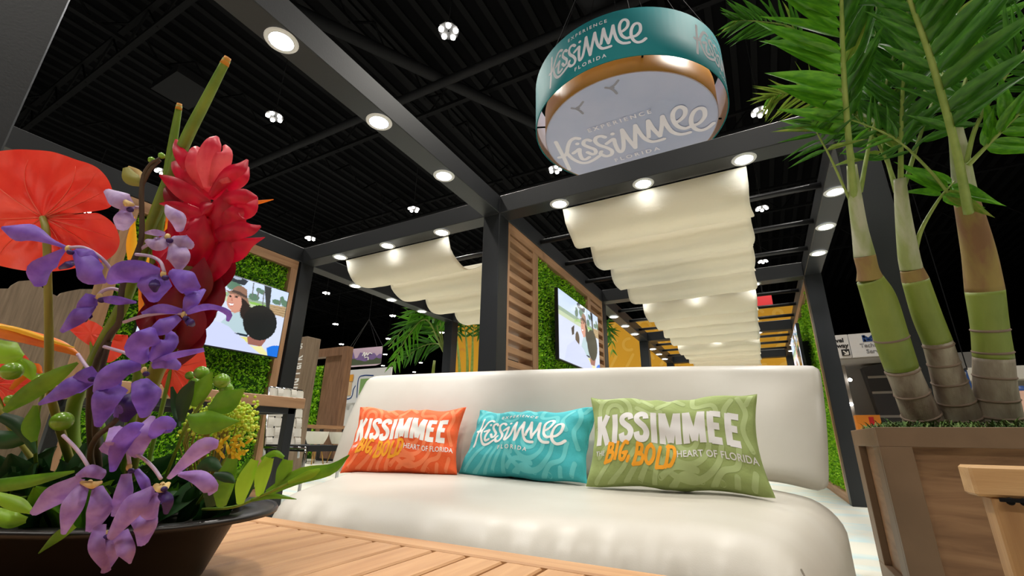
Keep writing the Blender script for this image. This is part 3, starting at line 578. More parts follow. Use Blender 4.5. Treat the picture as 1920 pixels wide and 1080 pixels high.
# ------------------------------------------------------------------ hanging drum sign
DC = (-1.05, 5.11); drum = thing('hanging_sign', 'round hanging sign with teal band, gold ring and pale disc above the pergola', 'sign', (*DC, 4.4))
MB().lathe([(1.235, 4.5), (1.235, 5.19), (1.225, 5.19), (1.225, 4.5), (1.235, 4.5)], (*DC, 0), 96).build('teal_band', 'drum_teal', drum, True)
MB().lathe([(1.222, 4.505), (1.222, 5.18)], (*DC, 0), 96).build('inner_lining', 'drum_inner', drum, True)
MB().lathe([(1.106, 4.4), (1.106, 4.78), (1.096, 4.78), (1.096, 4.4)], (*DC, 0), 96).build('gold_ring', 'drum_gold', drum, True)
MB().disc((*DC, 4.405), 1.104, 96, True).build('disc', 'drum_disc', drum)
def ring_fn(a0, z0, r=1.2365):                                     # u along the band, seen from outside
    def fn(u, v): a = a0+u/1.235; return Vector((DC[0]+r*math.cos(a), DC[1]+r*math.sin(a), z0+v))
    return fn
for a in (-95, -9, 176): printed('band_wordmark', logo(.95, .037), ring_fn(math.radians(a), 4.85), 'drum_ink_w', drum)
def disc_fn(u, v):                                                 # read from below with the far edge as the foot of the letters
    return Vector((DC[0]+.004+u, DC[1]+.04-v, 4.4035))
printed('disc_wordmark', logo(1.546, .037), disc_fn, 'drum_ink', drum, Vector((0, 0, -.0005)))
bird = [[(0, 0), (.06, .02), (.12, .07)], [(.0, 0), (.03, -.05), (.05, -.12)], [(-.04, .03), (0, 0), (.04, -.01)]]
for bx, by in ((.02, .98), (-.45, .84)): printed('disc_bird', [strokes([[(x+bx, y+by) for x, y in l]], .03) for l in bird], disc_fn, 'bird_ink', drum, Vector((0, 0, -.0005)))
for k in range(8):
    a = 2*math.pi*k/8+.3; MB().tube([(DC[0]+1.23*math.cos(a), DC[1]+1.23*math.sin(a), 5.19), (DC[0]+.25*math.cos(a), DC[1]+.25*math.sin(a), 8)], .005, 5).build('hanging_cable', 'steel', drum)
MB().tube([(*DC, 7.98), (*DC, 12)], .02, 6).build('hanging_pole', 'steel', drum)
for k in range(4):
    a = math.pi*k/2+.4; MB().tube([(DC[0]+1.1*math.cos(a), DC[1]+1.1*math.sin(a), 4.6), (DC[0]+1.226*math.cos(a), DC[1]+1.226*math.sin(a), 4.6)], .012, 6).build('spacer_rod', 'steel', drum)
# ------------------------------------------------------------------ planter with three palms
PX0, PX1, PY0, PY1, PZ = .33, 1.06, 1.97, 2.49, .588
pl = thing('planter_box', 'brown framed wooden planter box holding the three palms', 'planter', ((PX0+PX1)/2, (PY0+PY1)/2, 0))
fwid = .085; rec = .022
def pframe(axis, c, a0, a1, name_dir):
    """a face of the planter: four frame boards proud of a recessed panel"""
    def bx_(u0, u1, z0, z1, d0, d1, nm, m_, bev=.0015):
        if axis == 'x': MB().box(*sorted((c+d0, c+d1)), u0, u1, z0, z1, bev).build(nm, m_, pl)
        else: MB().box(u0, u1, *sorted((c+d0, c+d1)), z0, z1, bev).build(nm, m_, pl)
    s_ = 1 if (c in (PX0, PY0)) else -1
    e = .024
    bx_(a0, a1, PZ-.062, PZ, 0, s_*e, 'top_board', 'planter_frame'); bx_(a0, a1, 0, .1, 0, s_*e, 'bottom_board', 'planter_frame')
    bx_(a0, a0+fwid, .1, PZ-.062, 0, s_*e, 'corner_board', 'planter_frame'); bx_(a1-fwid, a1, .1, PZ-.062, 0, s_*e, 'corner_board', 'planter_frame')
    bx_(a0+.03, a1-.03, .02, PZ-.03, s_*e, s_*(e+.012), 'panel', 'planter_panel', 0)
pframe('y', PY0, PX0, PX1, 0); pframe('y', PY1, PX0, PX1, 0); pframe('x', PX0, PY0+.024, PY1-.024, 0); pframe('x', PX1, PY0+.024, PY1-.024, 0)
MB().box(PX0+.04, PX1-.04, PY0+.04, PY1-.04, .5, PZ-.02).build('soil', 'soil', pl)
ms = MB()
for k in range(5200):
    x, y = random.uniform(PX0+.03, PX1-.03), random.uniform(PY0+.03, PY1-.03); z = PZ-.02+random.uniform(0, .03); a = random.uniform(0, 6.28); l = random.uniform(.012, .03)
    d = Vector((math.cos(a), math.sin(a), random.uniform(-.2, 1.0)))*l; q = Vector((-math.sin(a), math.cos(a), 0))*.0022
    p = Vector((x, y, z)); mid = p+d*.6+Vector((0, 0, .006)); ms.add([p+q, p-q, mid-q, mid+q, p+d*1.1], [(0, 1, 2, 3), (3, 2, 4)])
mo = ms.build('moss', 'moss', pl); mo['kind'] = 'stuff'
# leaflet shapes shared by every frond: unit long, along +x, folded along the midrib
def leaflet_mesh(name, droop, curl, m_):
    rows = []; n = 9
    for i in range(n+1):
        t = i/n; w_ = .5*(math.sin(math.pi*min(1, t*1.02)**.62)**.9)*(1-.25*t) if t < 1 else .0
        w_ = max(w_, .02*(1-t)); z = -droop*t*t; y0 = curl*t*t
        rows.append([(t, y0+w_, z+.12*w_), (t, y0+w_*.5, z+.03*w_), (t, y0, z-.05*w_), (t, y0-w_*.5, z+.03*w_), (t, y0-w_, z+.12*w_)])
    o = MB().grid(rows).build(name, m_, None, True); me = o.data; bpy.data.objects.remove(o); return me
LF = {k: [leaflet_mesh('leaflet', d, c, 'palm_leaf_'+k) for d, c in ((.05, .1), (.2, -.15), (.35, .1))] for k in 'abc'}
GR = Vector((0, 0, -1))
def frond(palm, path, n, L0, L1, ang, wd, tone, t0=.2, sides=(1, -1), droop=.25, tilt=.25, r0=.011, seed=0, joined=False):
    rn = random.Random(seed); P = cr([list(PX(*q)) for q in path], 40); P = [Vector(p) for p in P]
    mb = MB(); mb.tube(P, [r0*(1-.75*k/39) for k in range(40)], 7)
    ra = mb.build('frond', 'rachis', palm, True)
    for sd in sides:
        for k in range(n):
            t = t0+(1-t0)*(k+rn.uniform(-.15, .15))/n; t = max(0, min(.985, t)); i = min(int(t*39), 38); p = P[i].lerp(P[i+1], t*39-i); T = (P[i+1]-P[i]).normalized()
            V = (p-CAM).normalized(); s_ = T.cross(V).normalized()*(-1); s_ = (s_*sd+V*rn.uniform(-tilt, tilt)).normalized()
            a = math.radians(ang*(1-.35*t)+rn.uniform(-7, 7)); D = (T*math.cos(a)+s_*math.sin(a)+GR*droop*rn.uniform(.2, 1)).normalized()
            u = (t-t0)/(1-t0); L = (L0+(L1-L0)*u)*math.sin(math.pi*(.22+.68*u))**.6*rn.uniform(.85, 1.1)
            N_ = (V*-1+Vector((rn.uniform(-.5, .5), rn.uniform(-.5, .5), rn.uniform(.1, .7)))); N_ = (N_-D*N_.dot(D)).normalized(); Y_ = N_.cross(D)
            o = bpy.data.objects.new('leaflet', LF[tone if rn.random() < .85 else rn.choice('abc')][rn.choice((0, 0, 1, 1, 2))]); COL.objects.link(o)
            w_ = wd*rn.uniform(.8, 1.15)
            M = Matrix(((D.x*L, Y_.x*w_, N_.x*L, p.x), (D.y*L, Y_.y*w_, N_.y*L, p.y), (D.z*L, Y_.z*w_, N_.z*L, p.z), (0, 0, 0, 1)))
            o.parent = ra; o.matrix_parent_inverse = Matrix.Identity(4); o.matrix_basis = Matrix.Translation(palm.location).inverted() @ M if False else M
            o.matrix_parent_inverse = Matrix.Translation(-palm.location) @ Matrix.Identity(4) if False else ra.matrix_parent_inverse.inverted() @ Matrix.Translation(-palm.location)
    return ra
def palm(label, pts, cuts, base, fronds, seed):
    """pts: (px, py, depth, half width px); cuts: index ranges and materials; every trunk joint is a part"""
    t = thing('palm_tree', label, 'palm', base, 'palms in the planter box')
    for (a, b, m_, nm) in cuts:
        q = pts[a:b+1]; MB().tube([PX(x, y, d) for x, y, d, h in q], [h*d/F for x, y, d, h in q], 16, samples=6*len(q)).build(nm, m_, t, True)
    return t
def rings(t, pts, ts):
    q = cr([list(PX(x, y, d))+[h*d/F] for x, y, d, h in pts], 60)
    for u in ts:
        i = min(int(u*59), 58); p = Vector(q[i][:3]); T = (Vector(q[i+1][:3])-p).normalized()
        MB().tube([p-T*.004, p-T*.001, p+T*.001, p+T*.005], [q[i][3]*1.0, q[i][3]+.0026, q[i][3]+.003, q[i][3]*.995], 16).build('ring_scar', 'trunk_ring', t, True)
d1, d2, d3 = 1.622, 1.60, 1.56
T1 = [(1735, 802, d1, 33), (1728, 780, d1, 30), (1709, 735, d1, 27), (1690, 690, d1, 26), (1668, 625, d1, 27), (1648, 560, d1, 26), (1631, 524, d1, 21), (1627, 505, d1, 17), (1621, 480, d1, 17), (1612, 430, d1, 13), (1603, 370, d1, 11), (1597, 310, d1, 8)]
T2 = [(1803, 798, d2, 36), (1798, 775, d2, 31), (1786, 735, d2, 27), (1772, 690, d2, 24), (1757, 640, d2, 22), (1737, 590, d2, 22), (1716, 525, d2, 20), (1709, 505, d2, 17), (1703, 475, d2, 16), (1693, 400, d2, 12), (1687, 335, d2, 9)]
T3 = [(1872, 795, d3, 36), (1870, 770, d3, 33), (1865, 725, d3, 30), (1862, 670, d3, 28), (1855, 610, d3, 26), (1846, 545, d3, 27), (1836, 480, d3, 24), (1824, 425, d3, 21), (1813, 380, d3, 18), (1806, 340, d3, 16), (1798, 280, d3, 13), (1788, 225, d3, 9)]
def basez(q): p = PX(*q[0][:3]); return (p.x, p.y, PZ-.03)
pa = palm('left palm leaning out of the planter with a bright green trunk', T1, [(0, 3, 'trunk_grey', 'trunk_base'), (3, 6, 'trunk_green', 'green_trunk'), (6, 8, 'trunk_brown', 'leaf_scar'), (8, 11, 'trunk_sheath', 'crownshaft')], basez(T1), 0, 1); rings(pa, T1[:5], (.28, .5, .74, .97))
pb = palm('middle palm in the planter with pale ringed trunk', T2, [(0, 4, 'trunk_grey', 'trunk_base'), (4, 6, 'trunk_green', 'green_trunk'), (6, 7, 'trunk_brown', 'leaf_scar'), (7, 10, 'trunk_sheath', 'crownshaft')], basez(T2), 0, 2); rings(pb, T2[:5], (.22, .42, .62, .8, .97))
pc = palm('right palm in the planter with thick brown-sheathed trunk', T3, [(0, 3, 'trunk_grey', 'trunk_base'), (3, 5, 'trunk_green', 'green_trunk'), (5, 8, 'trunk_brown', 'dry_sheath'), (8, 11, 'trunk_sheath', 'crownshaft')], basez(T3), 0, 3); rings(pc, T3[:5], (.2, .4, .6, .8, .97))
# left palm
frond(pa, [(1603, 380, 1.62), (1590, 250, 1.56), (1580, 100, 1.5), (1577, -60, 1.45), (1577, -230, 1.42)], 21, .30, .30, 62, .058, 'a', .26, (-1,), .12, .2, .012, 1)
frond(pa, [(1606, 380, 1.63), (1594, 250, 1.575), (1584, 100, 1.52), (1581, -60, 1.47), (1582, -200, 1.44)], 17, .24, .24, 28, .05, 'b', .3, (1,), .10, .3, .004, 2)
frond(pa, [(1600, 300, 1.66), (1560, 120, 1.7), (1490, 55, 1.75), (1420, 40, 1.8), (1375, 38, 1.85)], 17, .17, .13, 42, .016, 'b', .45, (1, -1), .15, .3, .006, 3)
frond(pa, [(1600, 330, 1.7), (1585, 230, 1.75), (1530, 185, 1.8), (1470, 175, 1.85), (1440, 185, 1.88)], 16, .16, .12, 48, .014, 'c', .3, (1, -1), .55, .5, .006, 4)
frond(pa, [(1600, 390, 1.63), (1560, 302, 1.62), (1535, 255, 1.62), (1520, 225, 1.62)], 7, .16, .12, 60, .02, 'b', .45, (1, -1), .9, .3, .005, 5)
frond(pa, [(1613, 360, 1.62), (1630, 270, 1.64), (1655, 180, 1.66), (1680, 80, 1.68), (1700, -40, 1.7)], 14, .24, .2, 50, .036, 'b', .35, (1, -1), .3, .5, .008, 6)
# middle palm
frond(pb, [(1690, 380, 1.6), (1662, 300, 1.66), (1630, 245, 1.7), (1590, 205, 1.75)], 9, .2, .15, 55, .03, 'b', .35, (1, -1), .6, .4, .008, 7)
frond(pb, [(1690, 400, 1.6), (1689, 300, 1.6), (1692, 180, 1.6), (1700, 40, 1.6), (1705, -80, 1.6)], 16, .24, .22, 40, .04, 'b', .3, (1, -1), .15, .5, .01, 8)
frond(pb, [(1714, 480, 1.6), (1728, 430, 1.58), (1762, 372, 1.56), (1790, 340, 1.55)], 4, .18, .15, 120, .04, 'a', .72, (1, -1), .2, .3, .009, 9)
frond(pb, [(1695, 350, 1.66), (1730, 240, 1.72), (1770, 130, 1.78), (1800, 10, 1.8)], 14, .26, .24, 50, .04, 'b', .25, (1, -1), .3, .6, .008, 10)
frond(pb, [(1680, 360, 1.7), (1640, 200, 1.76), (1640, 90, 1.8), (1645, -30, 1.84)], 14, .24, .24, 48, .042, 'b', .25, (1, -1), .25, .6, .008, 11)
# right palm
frond(pc, [(1816, 400, 1.5), (1790, 270, 1.44), (1745, 110, 1.38), (1703, -10, 1.34), (1675, -120, 1.31)], 14, .32, .28, 60, .062, 'b', .3, (1,), .02, .15, .014, 12)
frond(pc, [(1812, 400, 1.52), (1787, 270, 1.46), (1742, 110, 1.40), (1700, -10, 1.36), (1672, -120, 1.33)], 13, .19, .17, 42, .036, 'b', .3, (-1,), .1, .3, .006, 13)
frond(pc, [(1797, 388, 1.55), (1745, 322, 1.56), (1680, 262, 1.58), (1600, 226, 1.6), (1540, 215, 1.62)], 12, .13, .1, 55, .016, 'b', .4, (1, -1), .6, .5, .006, 14)
frond(pc, [(1812, 300, 1.6), (1800, 195, 1.62), (1835, 85, 1.64), (1870, 0, 1.66)], 12, .2, .2, 50, .034, 'b', .35, (1, -1), .3, .5, .009, 15)
frond(pc, [(1812, 305, 1.53), (1831, 236, 1.5), (1881, 150, 1.46), (1925, 90, 1.42), (1990, 20, 1.4)], 15, .2, .2, 60, .026, 'b', .25, (1, -1), .9, .3, .008, 16)
frond(pc, [(1815, 310, 1.52), (1852, 272, 1.48), (1920, 205, 1.42), (1990, 150, 1.4)], 9, .17, .17, 50, .04, 'a', .3, (1, -1), .7, .4, .008, 17)
# ------------------------------------------------------------------ wooden armchair at the right edge
ch = thing('armchair', 'light wooden armchair cut off by the right edge beside the planter', 'chair', (.62, .85, 0))
for y in (1.085, .5):
    MB().box(.296, 1.0, y, y+.055, .452, .50, .004).build('armrest', 'chair_wood', ch)
    for x in (.315, .93): MB().box(x, x+.042, y+.006, y+.05, 0, .452, .003).build('leg', 'chair_wood_z', ch)
MB().box(.36, .98, .556, 1.084, .24, .29, .01).build('seat', 'chair_wood', ch); MB().box(.37, .93, .57, 1.07, .29, .37, .03).build('seat_cushion', 'strap', ch)
MB().box(.94, .985, .556, 1.084, .29, .80, .01).build('backrest', 'chair_wood_z', ch)
for k in range(3): MB().ball((.335+k*.016, 1.084, .447), .006, 6).build('screw', 'steel', ch)
MB().box(.322, .375, 1.078, 1.0845, .446, .4515).build('bracket', 'steel', ch)
# ------------------------------------------------------------------ table and woven chair by the left boxwood wall
lt = thing('dining_table', 'black framed table with thick oak top behind the flowers', 'table', (-2.9, 1.4, 0))
MB().box(-3.25, -2.50, .92, 1.915, .69, .752, .003).build('table_top', 'oak_y', lt)
for x in (-3.2, -2.56): MB().box(x, x+.045, 1.0, 1.86, .655, .69).build('apron', 'black_paint', lt)
for y in (.98, 1.82): MB().box(-3.155, -2.56, y, y+.04, .655, .69).build('apron', 'black_paint', lt)
for x in (-3.2, -2.56):
    for y in (.96, 1.815): MB().box(x, x+.045, y, y+.055, 0, .69, .002).build('leg', 'black_paint', lt)
wc = thing('woven_chair', 'chair with white woven strap back and chrome frame beside the oak table', 'chair', (-3.1, 2.35, 0))
A, B = PX(500, 790, 3.25), PX(566, 788, 3.5); A.z = B.z = .66; rx = (B-A); wdt = rx.length; rx.normalize(); nx_ = Vector((rx.y, -rx.x, 0))
if nx_.dot(CAM-A) < 0: nx_ *= -1
upw = (Vector((0, 0, 1))+nx_*-.16).normalized()
def wpt(u, v, o): return A+rx*(u*wdt)+upw*((v-.5)*.43)+nx_*o
NC, NR = 5, 6
for c in range(NC):
    P = [[wpt((c+.1)/NC, k/24, .006*math.cos(math.pi*(k/24*NR-.5+c))), wpt((c+.9)/NC, k/24, .006*math.cos(math.pi*(k/24*NR-.5+c)))] for k in range(25)]; MB().grid(P).build('upright_strap', 'strap', wc)
for r_ in range(NR):
    P = [[wpt(k/24, (r_+.09)/NR, -.006*math.cos(math.pi*(k/24*NC-.5+r_+.0))), wpt(k/24, (r_+.91)/NR, -.006*math.cos(math.pi*(k/24*NC-.5+r_)))] for k in range(25)]; MB().grid(P).build('cross_strap', 'strap', wc)
for u in (.02, .98): MB().tube([wpt(u, 1.0, -.012), wpt(u, 0, -.012), wpt(u, -.18, -.012)], .009, 8).build('back_tube', 'chrome', wc, True)
MB().tube([wpt(.02, 1.0, -.012), wpt(.98, 1.0, -.012)], .009, 8).build('top_tube', 'chrome', wc, True)
s0, s1 = wpt(0, -.02, 0), wpt(1, -.02, 0); s0.z = s1.z = .43
MB().add([s0-nx_*0, s1, s1+nx_*.42, s0+nx_*.42]+[p+Vector((0, 0, .04)) for p in (s0, s1, s1+nx_*.42, s0+nx_*.42)], [(3, 2, 1, 0), (4, 5, 6, 7), (0, 1, 5, 4), (1, 2, 6, 5), (2, 3, 7, 6), (3, 0, 4, 7)]).build('seat', 'cushion_black', wc)
for p in (s0, s1):
    a = p+nx_*.43; MB().tube([p+Vector((0, 0, .02)), a+Vector((0, 0, .02)), a+Vector((0, 0, -.02)), Vector((a.x, a.y, .015)), Vector((p.x, p.y, .015))], .011, 8).build('leg_tube', 'chrome', wc, True)
# ------------------------------------------------------------------ flower bowl on the coffee table
BC = (-.675, .324); bowl = thing('flower_bowl', 'low dark brown bowl holding the flower arrangement on the slatted table', 'bowl', (BC[0], BC[1], TZ+.001))
def oval(mb):
    """stretch a round lathe into a long oval: the half away from camera right slides along"""
    mb.v = [(x-.20*rt.x, y-.20*rt.y, z) if (x-BC[0])*rt.x+(y-BC[1])*rt.y < -1e-6 else (x, y, z) for x, y, z in mb.v]; return mb
oval(MB().lathe([(.0, TZ+.002), (.062, TZ+.002), (.068, TZ+.008), (.094, .430), (.139, .437), (.139, .441), (.100, .4385), (.094, .425), (.0, .42)], (*BC, 0), 64)).build('body', 'bowl', bowl, True)
oval(MB().lathe([(.1365, .4375), (.1395, .4355), (.1405, .439), (.1385, .4425), (.1355, .441)], (*BC, 0), 64)).build('rim', 'bowl', bowl, True)
oval(MB().disc((*BC, .428), .093, 40)).build('foam', 'soil', bowl)
# a petal or leaf: a curved sheet along a midrib given as (px, py, depth); half widths in pixels; roll turns the sheet about the midrib
def sheet(pts, hw, cup=.25, roll=0, n=12, k=6, wave=0, seed=0, mb=None):
    P = cr([list(PX(*p)) for p in pts], n); P = [Vector(p) for p in P]; W = cr([[h*p[2]/F] for h, p in zip(hw, pts)], n)[:, 0]; rows = []
    for i, p in enumerate(P):
        T = (P[min(i+1, n-1)]-P[max(i-1, 0)]).normalized(); V = (p-CAM).normalized(); s_ = T.cross(V).normalized(); nn = s_.cross(T)
        c, sn = math.cos(roll), math.sin(roll); s2 = s_*c+nn*sn; n2 = nn*c-s_*sn; w_ = max(W[i], .0002)
        rows.append([p+s2*(w_*q)+n2*(cup*w_*(q*q-.4)+wave*w_*math.sin(9*q+5*i/n+seed)) for q in [2*j/k-1 for j in range(k+1)]])
    mb = mb or MB(); mb.grid(rows); return mb
def sprig(name, label, cat, at=None, group=None): return thing(name, label, cat, at or (BC[0], BC[1], .43), group)
def petal(par, name, m_, pts, hw, **kw): return sheet(pts, hw, **kw).build(name, m_, par, True)
def stalk(par, name, m_, pts, hwpx, n=8, samples=20):
    r = hwpx if hasattr(hwpx, '__len__') else [hwpx]*len(pts)
    return MB().tube([PX(*p) for p in pts], [q*p[2]/F for q, p in zip(r, pts)], n, samples).build(name, m_, par, True)
root = lambda x, y, t: (x, y, t)
# --- anthuriums: heart shaped spathe about its stem joint
def spathe(par, c, outline, bulge, m_='anth', veins=True, seed=0, tilt=(0, 0)):
    n = len(outline)*4; O = cr(outline+[outline[0]], n+1)[:-1]; rows = []; R = 14
    def pt(x, y):
        dx, dy = x-c[0], y-c[1]; rr = math.hypot(dx, dy); a = math.atan2(dy, dx)
        return PX(x, y, c[2]+tilt[0]*dx*.0001+tilt[1]*dy*.0001+bulge*(rr/150)**2*.01 + .0020*math.sin(7*a+rr*.035+seed)*min(1, rr/60)+.0010*math.sin(13*a-rr*.07)*min(1, rr/60))
    for i in range(R+1):
        f_ = i/R; rows.append([pt(c[0]+(x-c[0])*f_, c[1]+(y-c[1])*f_) for x, y in O])
    MB().grid(rows, True).build('spathe', m_, par, True)
    if veins:
        for j in range(2, n, max(4, n//13)):
            x, y = O[j]; q = [pt(c[0]+(x-c[0])*f_+.22*(y-c[1])*math.sin(math.pi*f_*.9)*(-1 if x > c[0] else 1)*(1 if y < c[1] else -1), c[1]+(y-c[1])*f_)-ray(x, y).normalized()*.0006 for f_ in np.linspace(.03, .86, 12)]
            MB().tube(q, [.0008*(1-.8*k/11) for k in range(12)], 5).build('vein', 'anth_vein', par, True)
a1 = sprig('anthurium', 'large coral red anthurium at the top left of the flowers', 'flower', None, 'anthuriums')
spathe(a1, (80, 408, .50), [(104, 398), (150, 399), (185, 395), (207, 388), (213, 372), (208, 348), (198, 330), (183, 315), (165, 306), (145, 300), (120, 291), (95, 284), (60, 281), (20, 281), (-40, 292), (-95, 330), (-120, 400), (-90, 450), (-30, 488), (20, 503), (65, 509), (110, 508), (150, 501), (190, 492), (213, 478), (224, 458), (222, 438), (213, 420), (198, 407), (178, 399), (140, 402)], 1.0, seed=1, tilt=(.5, .3))
stalk(a1, 'stem', 'stem_olive', [(80, 408, .498), (87, 440, .49), (90, 540, .49), (92, 640, .5), (95, 740, .53), (130, 860, .58), (160, 950, .60)], [5, 6, 6, 6.5, 7, 7, 7])
MB().tube([PX(70, 400, .52), PX(30, 380, .56), PX(0, 365, .59)], [.003, .004, .002], 8).build('spadix', 'beak_yellow', a1, True)
a2 = sprig('anthurium', 'red anthurium half hidden right of the orchid blossoms', 'flower', None, 'anthuriums')
spathe(a2, (322, 690, .63), [(320, 622), (345, 608), (366, 626), (381, 655), (388, 695), (384, 730), (370, 752), (340, 762), (318, 745), (296, 705), (285, 668), (298, 640)], 1.2, seed=2)
stalk(a2, 'stem', 'stem_green', [(322, 690, .632), (300, 780, .63), (270, 900, .62)], 4)
a3 = sprig('anthurium', 'small red anthurium behind the thick green stems', 'flower', None, 'anthuriums')
spathe(a3, (170, 625, .66), [(130, 618), (150, 600), (172, 602), (190, 612), (222, 640), (240, 628), (232, 660), (205, 680), (192, 668), (198, 640), (175, 650), (150, 636)], 1, seed=3, veins=False); stalk(a3, 'stem', 'stem_green', [(172, 630, .665), (180, 740, .65), (220, 900, .63)], 4)
a4 = sprig('anthurium', 'red anthurium low at the left edge behind green berries', 'flower', None, 'anthuriums')
spathe(a4, (-10, 720, .62), [(-60, 660), (-10, 640), (20, 655), (50, 668), (62, 700), (55, 740), (30, 765), (-10, 775), (-60, 760), (-90, 710)], 1, seed=4); stalk(a4, 'stem', 'stem_green', [(-10, 722, .622), (30, 820, .62), (120, 930, .61)], 4)
# --- red ginger: bracts in overlapping tiers round a cone
g = sprig('red_ginger', 'red torch ginger bloom with layered crimson bracts', 'flower')
stalk(g, 'stem', 'stem_olive', [(372, 470, .53), (345, 560, .53), (318, 645, .535), (290, 705, .545), (265, 800, .57), (235, 930, .60)], [26, 24, 17, 13, 10, 9], 10)
G_ = lambda m_, pts, hw, **kw: petal(g, 'bract', m_, pts, hw, **kw)
cone = []                                                           # lower tiers hug the cone
for k in range(26):
    u = k/25; x, y = 322+72*u, 640-235*u; rad = 20+34*math.sin(math.pi*min(1, .18+.62*u)); a = k*2.39996; dx, dz = math.cos(a), math.sin(a)
    if dz < -.75: continue
    bx_, by_ = x-12, y+38; tx_, ty_ = x+dx*rad*1.18+10, y-48-14*u
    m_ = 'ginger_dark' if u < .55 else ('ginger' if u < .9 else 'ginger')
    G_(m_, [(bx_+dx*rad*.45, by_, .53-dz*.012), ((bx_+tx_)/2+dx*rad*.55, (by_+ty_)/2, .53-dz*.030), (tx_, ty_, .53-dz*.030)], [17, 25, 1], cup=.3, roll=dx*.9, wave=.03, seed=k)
for m_, pts, hw, ro in (
    ('ginger_pale', [(392, 352), (388, 305), (400, 268), (408, 256)], [9, 17, 13, 3], .2), ('ginger_pale', [(388, 362), (375, 315), (370, 286), (371, 275)], [8, 21, 13, 4], -.2), ('ginger_pale', [(398, 350), (414, 305), (424, 285), (420, 272)], [8, 15, 10, 3], .4),
    ('ginger', [(394, 368), (425, 330), (450, 315), (464, 299)], [6, 13, 11, 2], .5), ('ginger', [(398, 374), (432, 350), (456, 332), (465, 312)], [6, 13, 12, 3], -.5), ('ginger_pale', [(396, 345), (425, 338), (440, 332)], [2, 5, 3], 0),
    ('ginger', [(378, 338), (352, 305), (336, 280), (331, 261)], [9, 14, 10, 2], -.4), ('ginger', [(388, 378), (358, 335), (338, 312), (328, 298)], [10, 19, 15, 6], -.1), ('ginger', [(390, 386), (350, 362), (320, 342), (299, 328)], [10, 16, 12, 2], .3), ('ginger_pale', [(385, 372), (360, 352), (341, 334)], [4, 7, 3], -.7),
    ('ginger_dark', [(358, 405), (332, 380), (322, 358), (324, 345)], [12, 16, 12, 3], -.3), ('ginger', [(396, 412), (352, 395), (322, 385), (299, 382)], [10, 11, 8, 1], .2), ('ginger', [(392, 410), (365, 398), (345, 378)], [12, 17, 5], -.2), ('ginger', [(402, 402), (388, 392), (372, 378)], [10, 14, 4], .2),
    ('ginger', [(398, 388), (430, 372), (460, 367), (482, 370)], [7, 12, 13, 3], .3), ('ginger', [(404, 410), (440, 398), (468, 390), (481, 368)], [12, 18, 15, 3], -.3), ('ginger', [(412, 428), (436, 412), (446, 398), (452, 412)], [14, 20, 13, 3], .1),
    ('ginger', [(408, 446), (445, 432), (470, 430), (489, 424)], [16, 16, 11, 2], .1), ('ginger', [(402, 476), (440, 468), (468, 455), (497, 445)], [22, 21, 9, .5], -.1), ('ginger', [(385, 440), (372, 418), (362, 402)], [20, 22, 5], .1), ('ginger', [(372, 452), (345, 428), (322, 412)], [16, 14, 2], .4)):
    n_ = len(pts); G_(m_, [(x, y, .515-.012*math.sin(math.pi*i/(n_-1))+(.008 if ro < 0 else -.004)) for i, (x, y) in enumerate(pts)], [h*1.05 for h in hw], cup=.3, roll=ro*.7, wave=.05, seed=pts[0][0])
# --- bird of paradise flames and beak
bp_ = sprig('bird_of_paradise', 'yellow and orange bird of paradise flower behind the red ginger', 'flower')
for m_, pts, hw in (('beak_yellow', [(252, 500, .6), (247, 455, .6), (252, 406, .6)], [8, 8, 1]), ('beak_yellow', [(275, 520, .6), (272, 490, .6), (268, 462, .6)], [8, 9, 2]), ('beak', [(300, 520, .6), (325, 450, .6), (330, 400, .6), (318, 362, .6)], [10, 16, 14, 2]), ('beak', [(305, 500, .59), (345, 435, .59), (365, 415, .59)], [8, 13, 2]), ('beak_yellow', [(318, 445, .585), (326, 425, .585), (330, 405, .585)], [8, 12, 6]), ('beak', [(395, 392, .56), (440, 385, .56), (480, 380, .56), (513, 374, .56)], [8, 6, 4, .6]), ('beak', [(280, 640, .6), (272, 590, .6), (262, 540, .6)], [7, 9, 2])): petal(bp_, 'flame', m_, pts, hw, cup=.5)
stalk(bp_, 'stem', 'stem_green', [(310, 500, .605), (275, 640, .61), (240, 800, .61), (215, 930, .61)], 6)
b2 = sprig('bird_of_paradise', 'orange beaked flower lying low at the left edge', 'flower')
MB().tube([PX(-60, 605, .56), PX(0, 620, .55), PX(60, 634, .55), PX(115, 650, .55), PX(152, 668, .55)], [.009, .0085, .008, .0065, .001], 10, 24).build('beak', 'beak', b2, True)
petal(b2, 'flame', 'beak_yellow', [(-30, 608, .543), (30, 618, .543), (80, 634, .543), (140, 652, .543)], [5, 5, 4, 1], cup=.6); stalk(b2, 'stem', 'stem_olive', [(-60, 605, .56), (-40, 700, .58), (60, 860, .6), (120, 930, .6)], 5); petal(b2, 'flame', 'beak', [(20, 730, .57), (60, 690, .57), (78, 700, .57)], [3, 9, 2])
